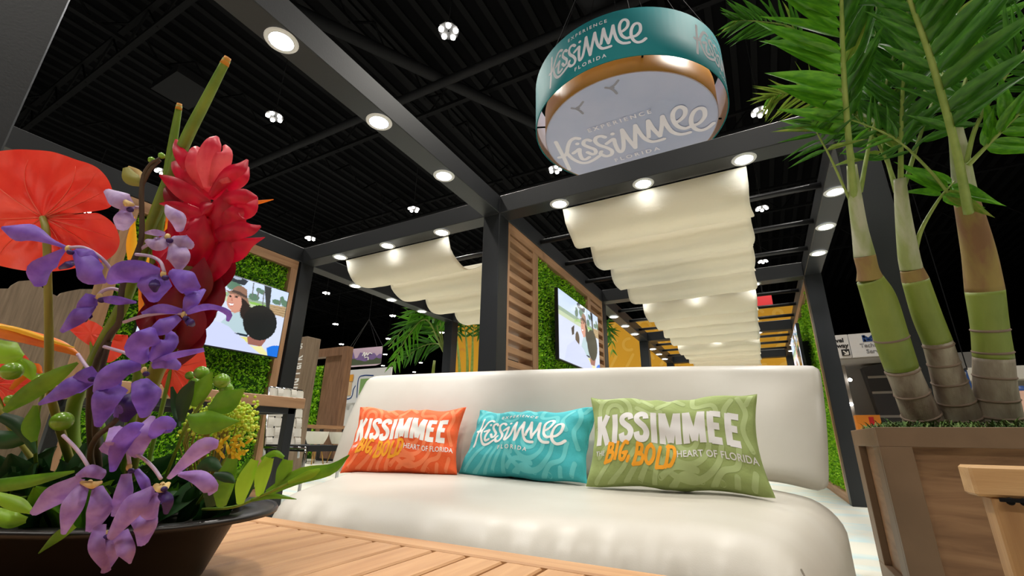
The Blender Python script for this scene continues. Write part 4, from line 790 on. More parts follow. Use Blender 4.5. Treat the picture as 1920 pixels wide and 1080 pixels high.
# --- cut green stems
for lab, pts, hw in (('tall thick green stem with a cut orange tip', [(425, 112, .50), (385, 190, .51), (345, 270, .52), (292, 400, .54), (235, 560, .56), (180, 670, .58), (135, 780, .6), (150, 930, .61)], [7, 9, 10, 10, 10, 11, 12, 12]), ('shorter slim olive stem beside the tall green one', [(336, 198, .53), (325, 262, .535), (312, 340, .54), (295, 440, .55), (285, 540, .56), (262, 680, .58), (230, 930, .61)], [5, 7, 7.5, 8, 8, 8, 8])):
    t = sprig('cut_stem', lab, 'stem'); stalk(t, 'stalk', 'stem_green' if 'tall' in lab else 'stem_olive', pts, hw, 10, 30)
    p = pts[0]; q = pts[1]; stalk(t, 'cut_tip', 'stem_tip', [(p[0]+(q[0]-p[0])*-.06, p[1]+(q[1]-p[1])*-.06, p[2]), (p[0]+(q[0]-p[0])*.12, p[1]+(q[1]-p[1])*.12, p[2])], [hw[0]*.8, hw[0]*1.12], 10, 4)
# --- orchids: sprays of violet blossoms; a blossom is a part, its petals sub-parts
def spray(label, stem_pts, hw, blossoms):
    t = sprig('orchid_spray', label, 'orchid', None, 'violet orchid sprays')
    stalk(t, 'stem', 'stem_brown', stem_pts, hw, 8, 40)
    for col, dep, cen, ped, pets in blossoms:
        c = PX(cen[0], cen[1], dep); b = MB().ball(c, 5*dep/F, 8, (1, 1, 1.3)).build('blossom', 'column', t, True)
        if ped:
            n_ = len(ped); o = MB().tube([PX(x, y, dep+.012*(1-i/(n_-1))) for i, (x, y) in enumerate(ped)], 3.2*dep/F, 7, 14).build('pedicel', 'pedicel', None, True); o.parent = b; o.matrix_parent_inverse = Matrix.Identity(4); reb(o, b)
        for i, pe in enumerate(pets):
            m_, pts, w_ = pe[0] or col, pe[1], pe[2]; ro = pe[3] if len(pe) > 3 else (.35 if i % 2 else -.35); n_ = len(pts)
            o = sheet([(x, y, dep-.010*math.sin(math.pi*k/(n_-1))+(.006 if i % 2 else -.002)*k) for k, (x, y) in enumerate(pts)], w_, cup=.45, roll=ro, wave=.06, seed=i).build('petal', m_, None, True); reb(o, b)
        lip = MB().ball(PX(cen[0]+4, cen[1]+7, dep-.004), 6*dep/F, 8, (1, 1, .8)).build('lip', 'orchid_dark', None, True); reb(lip, b)
    return t
def reb(o, b):
    """parent a world-space mesh to a part that itself hangs on a thing at its own place"""
    o.parent = b; o.matrix_parent_inverse = (Matrix.Translation(b.parent.location) @ b.matrix_parent_inverse @ b.matrix_basis).inverted() if b.parent else Matrix.Identity(4)
OR, PA, MA, DK = 'orchid', 'orchid_pale', 'orchid_mauve', 'orchid_dark'
spray('tall orchid spray with pale upper blossoms before the green stems', [(300, 296, .47), (280, 310, .47), (266, 345, .47), (266, 437, .47), (257, 475, .468), (238, 515, .465), (228, 545, .465), (224, 602, .465), (205, 630, .47), (178, 690, .485), (168, 780, .52), (180, 930, .57)], [2, 3, 4, 4.5, 5, 5, 5, 5.5, 6, 6, 6, 6], [
    (PA, .465, (240, 386), [(268, 390), (255, 389), (243, 386)], [(None, [(250, 392), (225, 372), (199, 356)], [8, 19, 6]), (None, [(240, 390), (236, 412), (231, 431)], [5, 17, 9]), ('column', [(252, 384), (235, 380), (222, 384)], [3, 7, 2])]),
    (PA, .46, (314, 444), [(258, 470), (285, 455), (312, 444)], [(None, [(338, 434), (336, 412), (322, 396), (311, 384)], [6, 14, 12, 2]), (None, [(310, 439), (290, 437), (271, 437)], [4, 7, 2]), (None, [(312, 448), (295, 456), (273, 450)], [8, 14, 4]), (None, [(322, 446), (345, 452), (363, 461)], [6, 15, 7]), (None, [(326, 452), (332, 482), (335, 507)], [11, 20, 5])]),
    (OR, .445, (306, 514), [(255, 477), (280, 480), (300, 490), (308, 510)], [(None, [(300, 510), (262, 508), (228, 516), (203, 531)], [7, 20, 22, 6], .2), (None, [(293, 512), (291, 540), (289, 566)], [18, 26, 8], .1), (None, [(318, 510), (346, 530), (374, 542)], [8, 23, 5]), (None, [(350, 538), (366, 556), (350, 584)], [10, 12, 2]), (DK, [(292, 520), (290, 535), (291, 548)], [5, 9, 3], 0)]),
    (OR, .45, (128, 466), [(212, 510), (190, 484), (160, 465), (130, 464)], [(None, [(127, 465), (95, 452), (64, 438), (34, 432), (3, 426)], [3, 6, 15, 19, 3]), (None, [(122, 467), (98, 486), (78, 508), (78, 536)], [3, 11, 19, 9]), (None, [(138, 470), (158, 495), (172, 518), (199, 530)], [5, 20, 20, 2]), (None, [(142, 468), (165, 478), (190, 503)], [5, 14, 3]), (DK, [(140, 490), (126, 496), (110, 503)], [5, 7, 3])]),
    (OR, .455, (186, 556), [(228, 546), (210, 541), (192, 546), (180, 560)], [(None, [(176, 572), (146, 592), (114, 622)], [5, 15, 4]), (None, [(174, 553), (165, 575), (162, 595)], [10, 15, 8]), (None, [(186, 562), (216, 564), (256, 567)], [4, 9, 2]), (DK, [(170, 588), (160, 596), (162, 603)], [8, 9, 3])]),
    (OR, .44, (345, 590), [(232, 604), (270, 592), (318, 586), (344, 589)], [(None, [(350, 588), (380, 577), (405, 577), (428, 588), (426, 602)], [4, 7, 5, 6, 3]), (None, [(342, 584), (302, 580), (266, 588)], [5, 10, 3]), (None, [(336, 594), (302, 612), (275, 627)], [7, 16, 4]), (None, [(346, 583), (358, 562), (384, 542)], [5, 14, 3]), (DK, [(348, 600), (356, 606), (362, 612)], [6, 8, 4])])])
spray('middle orchid spray of deep violet blossoms leaning over the leaves', [(205, 640, .47), (190, 700, .475), (180, 800, .50), (190, 930, .56)], [4, 5, 6, 6], [
    (OR, .43, (270, 694), [(195, 650), (235, 662), (270, 678)], [(None, [(276, 678), (262, 655), (280, 632), (288, 615)], [8, 22, 22, 6]), (None, [(282, 676), (302, 652), (318, 636), (312, 618)], [8, 18, 14, 3]), (None, [(264, 684), (228, 690), (196, 712), (178, 738)], [9, 18, 20, 6]), (None, [(285, 686), (312, 676), (338, 688)], [6, 15, 7]), (None, [(288, 680), (332, 666), (383, 656)], [5, 7, 4]), (None, [(264, 712), (278, 742), (272, 782)], [14, 24, 8]), (None, [(218, 722), (194, 752), (182, 800)], [20, 22, 6])]),
    (OR, .45, (168, 704), [(146, 664), (160, 684), (174, 702)], [(None, [(168, 706), (124, 728), (72, 758)], [14, 17, 3]), (None, [(186, 700), (162, 714), (142, 736)], [18, 20, 10]), (None, [(200, 706), (206, 722), (190, 742)], [14, 16, 5])]),
    (OR, .46, (235, 760), None, [(None, [(250, 740), (232, 762), (215, 782)], [14, 20, 6]), (None, [(225, 740), (200, 770), (188, 796)], [14, 18, 6]), (DK, [(262, 738), (240, 760), (230, 790)], [14, 22, 8])])])
spray('low orchid spray of mauve blossoms hanging over the bowl rim', [(235, 770, .46), (205, 800, .455), (180, 822, .46), (170, 860, .49), (190, 930, .55)], [4, 5, 5, 5, 5], [
    (MA, .40, (168, 906), [(118, 816), (140, 838), (158, 862), (170, 884)], [(None, [(197, 890), (168, 882), (142, 893)], [9, 12, 5]), (None, [(152, 896), (108, 930), (62, 965)], [8, 22, 7]), (None, [(156, 908), (132, 952), (118, 1002)], [10, 18, 4]), (None, [(184, 912), (190, 955), (172, 996)], [8, 20, 9]), ('column', [(150, 904), (172, 910), (192, 904)], [3, 7, 3])]),
    (MA, .405, (242, 876), [(222, 800), (236, 830), (243, 870)], [(OR, [(212, 884), (226, 838), (250, 806), (270, 795)], [5, 16, 15, 2]), (None, [(250, 856), (266, 812), (286, 780)], [12, 18, 5]), (OR, [(284, 822), (306, 800), (329, 800)], [6, 19, 6]), (None, [(238, 888), (232, 932), (214, 968)], [8, 15, 5]), (None, [(205, 850), (222, 830), (218, 800)], [18, 20, 10]), (OR, [(256, 880), (272, 905), (280, 930)], [5, 9, 4])]),
    (MA, .395, (304, 910), [(244, 844), (272, 862), (290, 880), (302, 898)], [(None, [(316, 898), (352, 864), (384, 838), (409, 834)], [4, 12, 17, 8]), (None, [(335, 888), (374, 894), (398, 916), (392, 929)], [4, 14, 13, 2]), (None, [(288, 914), (246, 950), (204, 1010)], [6, 21, 7]), (None, [(286, 924), (284, 952), (292, 980)], [10, 18, 3]), (DK, [(300, 925), (312, 940), (310, 964)], [8, 11, 4]), ('column', [(290, 908), (304, 914), (318, 904)], [4, 9, 3])]),
    (MA, .40, (196, 1000), None, [(None, [(186, 985), (180, 1028), (202, 1072)], [10, 13, 5]), (None, [(208, 1000), (214, 1035), (196, 1074)], [8, 12, 6]), (None, [(224, 1000), (236, 1036), (244, 1057)], [13, 14, 2]), (None, [(256, 968), (276, 984), (268, 1022)], [12, 20, 8])])])
# --- seed pod bud, berries, leaves
bud = sprig('dry_bud', 'small dried brown bud on a twig above the pale orchid', 'bud'); stalk(bud, 'twig', 'stem_brown', [(300, 300, .475), (282, 318, .47), (268, 345, .472)], 3); petal(bud, 'husk', 'stem_olive', [(266, 348, .47), (246, 334, .468), (236, 314, .47)], [3, 13, 5]); petal(bud, 'husk', 'column', [(270, 344, .475), (258, 326, .478), (240, 312, .474)], [3, 8, 2])
for x, y in ((303, 292), (284, 300)): MB().ball(PX(x, y, .472), 6*.472/F, 8).build('tiny_bud', 'berry', bud, True)
def berries(label, bs, leaves, stem):
    t = sprig('berry_sprig', label, 'berries', None, 'green berry sprigs'); stalk(t, 'stem', 'stem_green', stem, 3)
    for x, y, r, d in bs:
        MB().ball(PX(x, y, d), r*d/F, 12, (1, 1, .95)).build('berry', 'berry', t, True)
    for m_, pts, hw in leaves: petal(t, 'leaf', m_, pts, hw, cup=.35, wave=.06)
    return t
berries('green berry sprig with leaves before the red anthurium on the right', [(378, 699, 13, .46), (416, 714, 14, .45), (424, 729, 12, .46), (364, 718, 10, .47), (356, 704, 8, .47)], [('leaf', [(362, 762, .45), (378, 730, .45), (398, 698, .45)], [5, 15, 2]), ('leaf', [(390, 768, .44), (420, 755, .44), (460, 729, .44)], [4, 22, 1]), ('leaf', [(352, 780, .43), (385, 792, .43), (448, 790, .43)], [4, 22, 1]), ('leaf_dark', [(340, 790, .44), (346, 745, .44), (362, 714, .44)], [5, 13, 3]), ('leaf_dark', [(335, 800, .45), (330, 760, .46), (322, 725, .46)], [4, 8, 2])], [(400, 720, .46), (375, 760, .46), (345, 810, .48), (300, 920, .54)])
berries('green berry sprig with bright leaves at the left edge', [(22, 696, 17, .45), (82, 716, 17, .46), (116, 790, 18, .46), (20, 750, 10, .47)], [('leaf_bright', [(-20, 640, .46), (10, 660, .46), (44, 668, .46)], [8, 22, 3]), ('leaf_bright', [(28, 672, .47), (50, 690, .47), (62, 712, .47)], [6, 12, 3]), ('leaf', [(8, 772, .42), (48, 742, .42), (100, 708, .42), (146, 680, .42)], [5, 15, 14, 2]), ('leaf_dark', [(0, 780, .46), (40, 800, .46), (66, 850, .46)], [8, 12, 3]), ('leaf', [(64, 828, .45), (58, 800, .45), (66, 760, .45)], [4, 13, 3])], [(82, 730, .47), (70, 790, .48), (70, 880, .52), (110, 940, .55)])
fil = sprig('leaf_bundle', 'long green leaves spilling over the left side of the bowl', 'leaves')
for m_, pts, hw in (('leaf', [(140, 884, .40), (90, 895, .40), (40, 905, .40), (-20, 912, .40)], [2, 8, 12, 12]), ('leaf_bright', [(60, 960, .42), (30, 945, .42), (-10, 930, .42)], [4, 12, 8]), ('leaf_bright', [(50, 975, .43), (20, 975, .43), (-15, 960, .43)], [5, 14, 10]), ('leaf', [(140, 985, .41), (110, 1005, .41), (72, 1038, .41)], [5, 9, 1]), ('leaf_dark', [(-20, 820, .5), (20, 825, .5), (70, 815, .5)], [14, 16, 4])): petal(fil, 'leaf', m_, pts, hw, cup=.3, wave=.05)
stalk(fil, 'stem', 'stem_green', [(0, 940, .43), (80, 930, .5), (140, 935, .55)], 3)
rd = random.Random(5); und = sprig('foliage_filler', 'dense dark green leaves filling the bowl under the flowers', 'leaves')
for k in range(210):
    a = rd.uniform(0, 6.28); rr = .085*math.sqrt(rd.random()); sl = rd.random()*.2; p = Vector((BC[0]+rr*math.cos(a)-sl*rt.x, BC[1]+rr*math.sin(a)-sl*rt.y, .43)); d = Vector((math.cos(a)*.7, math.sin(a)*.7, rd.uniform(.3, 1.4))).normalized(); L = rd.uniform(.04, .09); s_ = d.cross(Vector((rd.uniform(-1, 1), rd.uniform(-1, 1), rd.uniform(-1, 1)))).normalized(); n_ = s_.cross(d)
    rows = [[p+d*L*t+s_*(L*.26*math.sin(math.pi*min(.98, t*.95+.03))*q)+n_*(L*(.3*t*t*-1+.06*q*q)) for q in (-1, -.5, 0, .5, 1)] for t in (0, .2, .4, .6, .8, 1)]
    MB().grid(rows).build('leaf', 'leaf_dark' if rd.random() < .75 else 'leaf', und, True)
# --- lobed fern leaves at the right
fe = sprig('fern_leaf', 'bright green lobed fern leaf reaching right over the sofa', 'leaves')
petal(fe, 'tip_blade', 'leaf', [(500, 925, .43), (560, 893, .43), (620, 880, .43), (655, 853, .43)], [6, 14, 10, 1], cup=.3, wave=.14)
petal(fe, 'tip_blade', 'leaf_bright', [(540, 905, .428), (580, 890, .428), (600, 880, .428)], [3, 8, 2], wave=.1)
for m_, pts, hw in (('leaf_bright', [(450, 945, .43), (458, 905, .42), (478, 862, .42)], [6, 14, 7]), ('leaf_bright', [(486, 930, .43), (492, 890, .42), (505, 858, .42)], [6, 13, 8]), ('leaf', [(520, 912, .43), (532, 885, .43), (540, 862, .43)], [5, 13, 9]), ('leaf', [(415, 950, .43), (420, 910, .42), (436, 860, .42)], [8, 17, 9]), ('leaf', [(490, 862, .425), (515, 850, .425), (532, 858, .425)], [4, 6, 3]), ('leaf_dark', [(395, 950, .44), (400, 915, .44), (408, 890, .44)], [8, 16, 6]), ('leaf', [(470, 938, .43), (510, 930, .43), (556, 936, .43)], [3, 5, .6]), ('leaf_dark', [(370, 880, .42), (392, 870, .42), (412, 880, .42)], [5, 14, 5]), ('leaf_dark', [(400, 890, .415), (425, 895, .415), (440, 905, .415)], [5, 9, 2])): petal(fe, 'lobe', m_, pts, hw, cup=.35, wave=.1)
stalk(fe, 'stem', 'stem_green', [(556, 898, .43), (500, 925, .43), (440, 950, .44), (380, 955, .5)], 2.5)
so = sprig('solidago_cluster', 'fluffy yellow-green flower cluster in front of the hedge wall', 'flower'); sb = MB()
for k in range(900):
    x, y = rd.gauss(425, 30), rd.gauss(780, 18); y += abs(x-425)*.12
    if x > 485 or y < 742: continue
    sb.ball(PX(x, y, .50+rd.uniform(-.03, .03)), rd.uniform(2, 3.8)*.5/F, 5)
o = sb.build('florets', 'solidago', so, True); o['kind'] = 'stuff'; stm = MB()
for k in range(46):
    x = rd.uniform(345, 465); stm.tube([PX(x, 785+rd.uniform(0, 14), .51), PX(x-12, 830, .515), PX(380+(x-400)*.25, 935, .55)], 1.3*.5/F, 4)
o = stm.build('thin_stems', 'stem_olive', so); o['kind'] = 'stuff'
ye = sprig('yellow_spider_bloom', 'thin-petalled yellow bloom low beside the fern leaf', 'flower')
for k in range(26):
    x, y = rd.uniform(395, 462), rd.uniform(822, 868); a = rd.uniform(-2.6, -.3); l = rd.uniform(10, 24); petal(ye, 'ray', 'yellow_bloom', [(x, y, .475), (x+l*.5*math.cos(a), y+l*.5*math.sin(a), .47), (x+l*math.cos(a), y+l*math.sin(a), .475)], [2, 3, 1], n=5, k=2)
stalk(ye, 'stem', 'stem_green', [(430, 845, .476), (400, 900, .49), (370, 945, .52)], 3)
# ------------------------------------------------------------------ neighbouring stands
def face(fx):
    """map (u, v) on a plane: fx(u, v) -> point"""
    return lambda u, v: Vector(fx(u, v))
yw = thing('backdrop_wall', 'tall yellow printed backdrop wall at the far end of the pergola', 'wall panel', (-1, 11.35, 0))
MB().box(-3.4, 1.25, 11.3, 11.4, 0, 3.49).build('panel', 'yellow_wall', yw)
def yfn(u, v): return Vector((u, 11.297, v))
ypat = []
for i in range(11):
    for j in range(8):
        cx, cy = -3.15+i*.42, .35+j*.42; r_ = random.Random(i*31+j)
        k = r_.randint(0, 3)
        if k == 0: ypat.append(arcs(cx, cy, .15, r_.uniform(0, 90), r_.uniform(220, 330)))
        elif k == 1: ypat.append([(cx-.15, cy-.1), (cx, cy+.1), (cx+.15, cy+.02)])
        elif k == 2: ypat.append([(cx-.1, cy-.15), (cx+.08, cy+.15)])
        else: ypat.append(arcs(cx, cy, .08, 0, 200))
o = printed('printed_doodles', [strokes(ypat, .07)], yfn, 'yellow_print', yw); o['kind'] = 'stuff'
y2 = thing('backdrop_wall', 'second yellow backdrop glimpsed behind the far palms left of the centre post', 'wall panel', (-7.6, 11.35, 0))
MB().box(-8.3, -6.6, 11.3, 11.4, 0, 4.05).build('panel', 'yellow_wall', y2); o = printed('printed_doodles', [strokes([arcs(-7.6, 3.4, .2, 0, 300), arcs(-7.9, 3.0, .15, 40, 260), [(-7.3, 3.8), (-7.1, 3.3)]], .08)], yfn, 'poster_orange', y2); o['kind'] = 'stuff'
# far palms behind the left pergola bay
p2 = thing('palm_tree', 'far palm with spreading fronds behind the small canopy', 'palm', (-4.75, 5.95, 0), 'palms behind the pergola')
MB().tube([(-4.75, 5.95, 0), (-4.72, 5.93, 1.0), (-4.66, 5.9, 1.75)], [.05, .04, .02], 10, 10).build('trunk', 'trunk_green', p2, True)
for k, q in enumerate(([(832, 660, 7.05), (800, 600, 6.9), (765, 630, 6.8), (733, 690, 6.75)], [(832, 660, 7.05), (805, 610, 7.2), (770, 605, 7.2), (728, 650, 7.2)], [(832, 660, 7.05), (815, 600, 7.0), (795, 582, 6.9), (765, 590, 6.9)], [(832, 660, 7.05), (820, 645, 7.3), (790, 650, 7.3), (755, 675, 7.3)], [(832, 660, 7.05), (824, 600, 7.1), (812, 575, 7.1), (790, 570, 7.1)])):
    frond(p2, [(x, y, t) for x, y, t in q], 11, .42, .34, 50, .05, 'b' if k % 2 else 'a', .2, (1, -1), .55, .4, .016, 40+k)
p3_ = thing('palm_tree', 'far cluster palm with slim stems between the black posts', 'palm', (-4.9, 7.1, 0), 'palms behind the pergola')
for k, x in enumerate((862, 876, 884, 897)):
    a = onY(x, 705, 7.1); b = onY(x+(k-1.5)*5, 620, 7.1); MB().tube([(-4.9+.05*k, 7.1, 0), a, b], [.03, .028, .015], 8, 12).build('stem', 'rachis', p3_, True)
    frond(p3_, [(x+(k-1.5)*4, 640, 8.0), (x+(k-1.5)*10, 615, 8.0), (x+(k-1.5)*24, 606, 8.0), (x+(k-1.5)*36, 640, 8.0)], 8, .3, .24, 50, .045, 'b', .1, (1, -1), .4, .5, .012, 60+k)
p4_ = thing('palm_tree', 'palm frond tree standing before the yellow wall in the second bay', 'palm', (-2.15, 6.35, 0), 'palms behind the pergola')
MB().tube([(-2.15, 6.35, 0), (-2.15, 6.4, 1.2), (-2.12, 6.42, 1.5)], [.05, .045, .02], 10, 8).build('trunk', 'trunk_green', p4_, True)
for k, q in enumerate(([(1128, 700, 6.7), (1134, 625, 6.7), (1144, 620, 6.7), (1150, 670, 6.7)], [(1128, 700, 6.7), (1130, 615, 6.9), (1136, 605, 6.9), (1142, 640, 6.9)])): frond(p4_, q, 9, .2, .2, 50, .03, 'b', .2, (1, -1), .5, .4, .01, 70+k)
# numbered wooden column of the next stand
cl = thing('sign_column', 'tall grey-brown wooden column with white vertical lettering and number', 'sign', (-5.95, 4.4, 0))
MB().box(-6.22, -5.76, 4.27, 4.51, 0, 1.93, .004).build('column_body', 'greywood', cl)
printed('vertical_lettering', [([(-v, u) for u, v in V], Fc) for V, Fc in (lettering('ezerland Park', .145, 0, 0, .003, 1.05, 'LEFT', 0),)], lambda u, v: Vector((-5.80+u*2.6, 4.268, .80+v)), 'ink_white', cl)
printed('number_lettering', [lettering('915', .11, 0, 0, .003, 1, 'CENTER', 0)], lambda u, v: Vector((-5.95+u*1.5, 4.267, 1.75+v)), 'ink_white', cl)
# far booth
fb = thing('booth_wall', 'far brown wooden booth wall with a green strip', 'wall panel', (-9.6, 8, 0))
MB().box(-9.85, -9.2, 7.95, 8.05, 0, 2.5).build('wide_board', 'bush_wood', fb); MB().box(-9.2, -9.05, 7.9, 8.1, 0, 2.5).build('end_board', 'bush_wood', fb)
MB().box(-10.5, -9.05, 7.9, 8.1, 2.5, 2.72).build('header_board', 'bush_wood', fb); MB().box(-10.55, -9.9, 8.0, 8.05, 0, 2.3).build('green_backing', 'hedge_back', fb)
fo = MB()
for k in range(1600):
    c = Vector((random.uniform(-10.5, -9.88), 7.99-random.uniform(0, .1), random.uniform(.1, 2.25))); a, b = Vector((random.gauss(0, 1), random.gauss(0, 1), random.gauss(0, 1))).normalized()*.05, Vector((random.gauss(0, 1), random.gauss(0, 1), random.gauss(0, 1))).normalized()*.03
    fo.add([c-a, c+b, c+a, c-b], [(0, 1, 2, 3)])
o = fo.build('green_foliage', 'hedge', fb); o['kind'] = 'stuff'
ft = thing('counter_table', 'far oak topped table with black legs and white chairs', 'table', (-8.4, 7.1, 0))
MB().box(-9.3, -8.38, 6.5, 7.72, .69, .76).build('table_top', 'oak_y', ft)
for x in (-9.2, -8.46):
    for y in (6.62, 7.55): MB().box(x, x+.06, y, y+.06, 0, .69).build('leg', 'black_paint', ft)
for y in (6.62, 7.55): MB().box(-9.14, -8.46, y, y+.06, 0, .05).build('foot_bar', 'black_paint', ft)
for x, y, lab in ((-8.05, 6.55, 'left white bucket chair under the far oak table'), (-8.1, 7.2, 'right white bucket chair under the far oak table')):
    c = thing('bucket_chair', lab, 'chair', (x, y, 0), 'white bucket chairs')
    rows = []
    for i in range(9):
        zz = .38+.24*i/8; rr = .15+.08*math.sin(math.pi*.5*i/8)
        rows.append([(x+rr*math.cos(a), y+rr*math.sin(a), zz-(.10*(i/8)*max(0, math.cos(a-2.4)))) for a in np.linspace(0, 2*math.pi, 25)])
    MB().grid(rows).build('shell', 'stool_white', c, True); MB().disc((x, y, .40), .17, 20).build('seat_pad', 'stool_white', c)
    for k in range(4): a = math.pi/4+k*math.pi/2; MB().tube([(x+.1*math.cos(a), y+.1*math.sin(a), .39), (x+.2*math.cos(a), y+.2*math.sin(a), 0)], .011, 6).build('leg', 'brass', c, True)
cu = thing('booth_curtain', 'white booth curtain wall with map posters behind the sofa back', 'curtain', (-10.8, 10, 0))
MB().grid([[(x, 10+.04*math.sin(x*14), z) for x in np.linspace(-11.75, -9.4, 90)] for z in (0, 1.55)]).build('drape', 'curtain', cu, True)
MB().box(-11.75, -9.4, 9.93, 9.97, 1.5, 2.5).build('poster_panel', 'sign_white', cu)
MB().box(-11.55, -10.95, 9.915, 9.929, 1.72, 2.25).build('tan_poster', 'poster_tan', cu); MB().box(-10.6, -10.0, 9.915, 9.929, 1.72, 2.2).build('green_poster', 'poster_green', cu)
for x, z, s_ in ((-11.02, 2.25, .1), (-11.55, 1.68, .06)): MB().box(x-s_, x+s_, 9.9, 9.914, z-s_, z+s_).build('orange_badge', 'poster_orange', cu)
printed('map_line', [strokes([[(-11.62, 1.66), (-11.66, 2.2), (-11.5, 2.36), (-11.1, 2.34)], [(-11.5, 1.62), (-10.95, 1.64), (-10.86, 1.9), (-10.8, 2.0)], [(-10.68, 1.66), (-10.7, 2.2), (-10.5, 2.3), (-10.1, 2.28)]], .035)], lambda u, v: Vector((u, 9.925, v)), 'sign_blue', cu)
# hanging box sign with printed mountains
hs = thing('hanging_box_sign', 'hanging four-sided banner printed with purple mountains', 'sign', (-14.9, 14, 3.4))
A0, A1, A2 = Vector((-16.35, 14.3, 0)), Vector((-15.75, 14.0, 0)), Vector((-13.98, 14.1, 0)); A3 = A0+(A2-A1)
def quad(p, q, z0, z1, nm, m_, off=0):
    n_ = Vector((0, -1, 0))*off; d0, d1 = Vector((0, 0, z0)), Vector((0, 0, z1)); MB().add([p+d0+n_, q+d0+n_, q+d1+n_, p+d1+n_], [(0, 1, 2, 3)]).build(nm, m_, hs)
for p, q in ((A0, A1), (A1, A2), (A2, A3), (A3, A0)): quad(p, q, 3.5, 4.25, 'banner_side', 'mountain_sky')
MB().add([p+Vector((0, 0, 3.5)) for p in (A0, A1, A2, A3)], [(3, 2, 1, 0)]).build('banner_base', 'mountain_sky', hs)
def mfn(a, b, off): return lambda u, v: a.lerp(b, u)+Vector((0, -off, v))
for a, b, sd in ((A0, A1, 1), (A1, A2, 2)):
    xs = np.linspace(0, 1, 14); r_ = random.Random(sd)
    for nm, m_, h0, am, off in (('printed_peaks', 'mountain_a', 3.95, .16, .012), ('printed_forest', 'mountain_b', 3.72, .08, .02)):
        f = mfn(a, b, off); mb = MB(); tops = [h0+am*r_.uniform(-1, 1) for _ in xs]; mb.grid([[f(x, 3.5) for x in xs], [f(x, t) for x, t in zip(xs, tops)]]); mb.build(nm, m_, hs)
printed('printed_script', [strokes([[(.4, 3.9), (.45, 4.05), (.47, 3.85), (.52, 4.02), (.56, 3.9), (.62, 4.0), (.7, 3.95)], [(.48, 3.8), (.58, 3.82), (.6, 3.7)]], .03)], mfn(A1, A2, .03), 'ink_white', hs)
for p in (A0, A1, A2, A3): MB().tube([p+Vector((0, 0, 4.25)), (-15.1, 14.2, 5.6)], .012, 4).build('hanging_cable', 'rail_metal', hs)
MB().tube([(-15.1, 14.2, 5.6), (-15.1, 14.2, 12)], .015, 4).build('hanging_cable', 'rail_metal', hs)
# wavy-topped brown backdrop at the far left
bw = thing('wavy_backdrop', 'brown ribbed backdrop with a wavy cut top behind the flowers', 'wall panel', (-5.5, 1.6, 0))
out = [(-200, 600), (-60, 556), (-20, 541), (18, 541), (24, 534), (36, 527), (62, 525), (78, 538), (92, 548), (109, 556), (116, 549), (128, 546), (150, 542), (180, 542), (208, 553), (236, 572), (262, 590), (300, 612)]
tp = [onX(x, y, -5.5) for x, y in out]
fr_ = [[Vector((-5.5, p.y, 0)), p] for p in tp]; bk_ = [[Vector((-5.55, p.y, 0)), p+Vector((-.05, 0, 0))] for p in tp]
mb = MB(); mb.grid(fr_); mb.grid(bk_[::-1]); mb.grid([[p for _, p in fr_], [p for _, p in bk_]]); mb.build('panel', 'greywood', bw)
# right background: entrance header, grey lobby, banners
hd = thing('entrance_header', 'white entrance header sign with black and blue print at the far right', 'sign', (2.8, 14, 0))
MB().box(1.6, 2.215, 14, 14.1, 2.63, 3.22).build('left_panel', 'sign_white', hd); MB().box(2.235, 3.9, 14, 14.1, 2.63, 3.22).build('right_panel', 'sign_white', hd)
def hfn(u, v): return Vector((u, 13.995, v))
printed('travel_lettering', [lettering('Travel', .15, 2.12, 3.03, .006, 1, 'RIGHT', 0), lettering('Gateway', .15, 2.19, 2.89, .006, 1, 'RIGHT', 0)], hfn, 'sign_ink', hd)
MB().box(2.02, 2.19, 13.985, 13.998, 2.68, 2.84).build('arrow_square', 'sign_ink', hd)
printed('arrow', [strokes([['L', .03, (2.06, 2.80), (2.14, 2.72)], ['L', .03, (2.15, 2.79), (2.15, 2.71), (2.07, 2.71)]], .03)], lambda u, v: Vector((u, 13.98, v)), 'ink_white', hd)
printed('services_lettering', [lettering('Technology', .14, 2.76, 2.86, .003, 1, 'CENTER', 0), lettering('Services', .14, 2.76, 2.71, .003, 1, 'CENTER', 0)], hfn, 'grey_ink', hd)
printed('blue_emblem', [strokes([['L', (2.54, 3.0), (2.54, 3.17)], ['L', (2.54, 3.15), (2.64, 3.06), (2.74, 3.15)], ['L', (2.74, 3.0), (2.74, 3.17)], ['L', (2.54, 3.03), (2.74, 3.03)]], .06)], hfn, 'sign_blue', hd)
lb = thing('lobby_front', 'pale grey lobby wall with dark column under the white header sign', 'wall panel', (2.7, 16, 0))
MB().box(1.2, 5.2, 16, 16.1, 0, 2.9).build('back_panel', 'mid_wall', lb); MB().box(1.4, 4.2, 14.1, 16, 2.6, 2.7).build('soffit', 'mid_wall', lb)
MB().box(1.7, 2.2, 15.2, 15.6, 0, 2.6).build('grey_pier', 'mid_wall', lb)
MB().add([(2.55, 15, 2.5), (3.1, 15, 2.6), (3.1, 15.4, 2.6), (2.55, 15.4, 2.5), (2.8, 15, 0), (3.1, 15, 0), (3.1, 15.4, 0), (2.8, 15.4, 0)], [(3, 2, 1, 0), (4, 5, 6, 7), (0, 1, 5, 4), (1, 2, 6, 5), (2, 3, 7, 6), (3, 0, 4, 7)]).build('tiled_column', 'dark_tile', lb)
for z in (.6, 1.2, 1.8, 2.2): MB().box(2.6+.1*(2.5-z)/2.5, 3.11, 14.985, 14.999, z, z+.06).build('tile_band', 'mid_wall', lb)
MB().box(2.1, 2.6, 14.6, 14.9, 0, 1.25).build('orange_counter', 'orange_box', lb); MB().box(2.36, 2.46, 14.58, 14.599, .95, 1.2).build('red_notice', 'red_sign', lb)
MB().box(3.15, 3.35, 14.9, 15.3, 0, 2.6).build('beige_pier', 'pale_wall', lb)
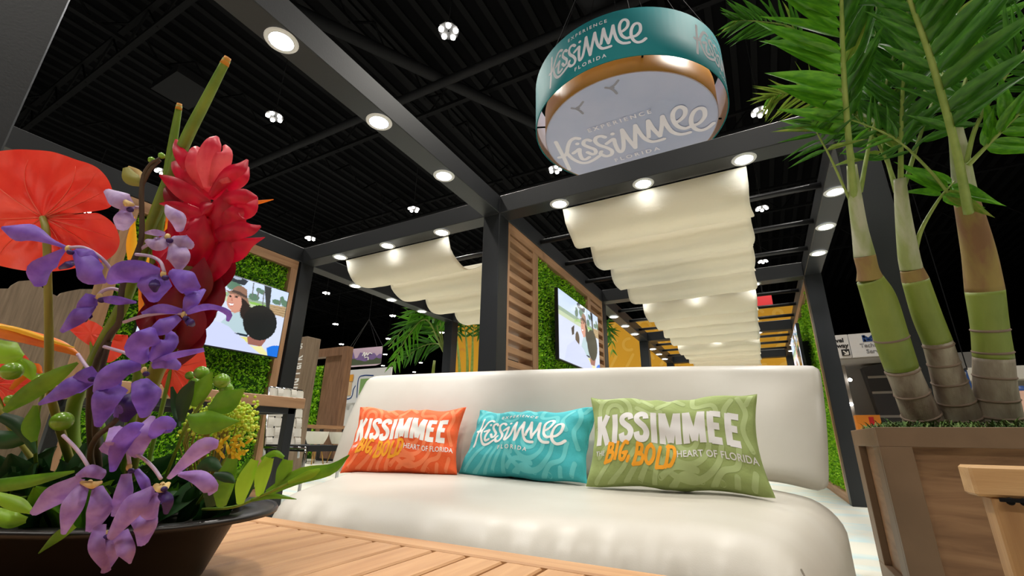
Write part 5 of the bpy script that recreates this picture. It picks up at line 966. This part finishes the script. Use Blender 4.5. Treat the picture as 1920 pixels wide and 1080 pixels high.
for p in (onY(1594, 712, 15.1), onY(1596, 758, 15.1)): MB().disc((0, 0, 0), .045, 14).build('lobby_lamp', 'bay_cell', None).matrix_world = Matrix.Translation(p) @ Matrix.Rotation(math.pi/2, 4, 'X')
for o in [o for o in bpy.data.objects if o.name.startswith('lobby_lamp')]: M_ = o.matrix_world.copy(); o.parent = lb; o.matrix_parent_inverse = Matrix.Translation(-lb.location); o.matrix_basis = M_
st = thing('far_stand', 'far stand with cream canopy and yellow light strip behind the right palm trunk', 'stand', (4.4, 12, 0))
MB().box(3.62, 6.5, 12, 12.4, 1.75, 2.0).build('cream_canopy', 'pale_wall', st); MB().box(3.45, 6.4, 12.3, 12.4, 0, 1.75).build('back_board', 'mid_wall', st); MB().box(3.3, 4.4, 11.7, 11.75, 1.42, 1.46).build('light_strip', 'yellow_line', st); MB().box(3.3, 4.4, 11.7, 11.9, 0, 1.42).build('counter', 'dark_tile', st)
for x in (3.6, 3.9, 4.2): MB().ball((x, 11.6, 1.5), .09, 8).build('blue_cup', 'sign_blue', st, True)
bn = thing('blue_banner', 'small dark blue hanging banner between the palm trunks', 'banner', (2.97, 10, 1.4))
MB().add([onY(1787, 700, 10), onY(1812, 692, 10), onY(1824, 728, 10), onY(1799, 736, 10)], [(0, 1, 2, 3)]).build('banner_cloth', 'banner_blue', bn); MB().tube([onY(1787, 699, 10), onY(1813, 691, 10)], .02, 6).build('banner_rod', 'rail_metal', bn)
printed('banner_script', [strokes([[(2.91, 1.6), (2.93, 1.68), (2.95, 1.58), (2.98, 1.66), (3.0, 1.6), (3.03, 1.68)]], .02)], lambda u, v: Vector((u, 9.99, v)), 'grey_ink', bn)
for p in (onY(1787, 699, 10), onY(1813, 691, 10)): MB().tube([p, (p.x, p.y, 12)], .008, 4).build('hanging_cord', 'steel', bn)
pe = thing('photo_panel', 'pale blue and peach photo panel at the right edge behind the planter', 'banner', (2.85, 8, 0))
MB().box(2.7, 3.6, 8, 8.05, 0, 1.2).build('peach_panel', 'peach', pe); MB().box(2.62, 2.7, 7.98, 8.05, 0, 1.05).build('blue_edge', 'skyblue', pe)
rs = thing('red_banner', 'small red banner hanging far behind the canopy', 'banner', (.55, 20, 5.2)); p = onY(1432, 566, 20); MB().box(p.x-.3, p.x+.3, 19.9, 20, p.z-.3, p.z+.3).build('banner_cloth', 'red_sign', rs); MB().tube([(p.x, 19.95, p.z+.3), (p.x, 19.95, 12)], .02, 5).build('hanging_cord', 'steel', rs)
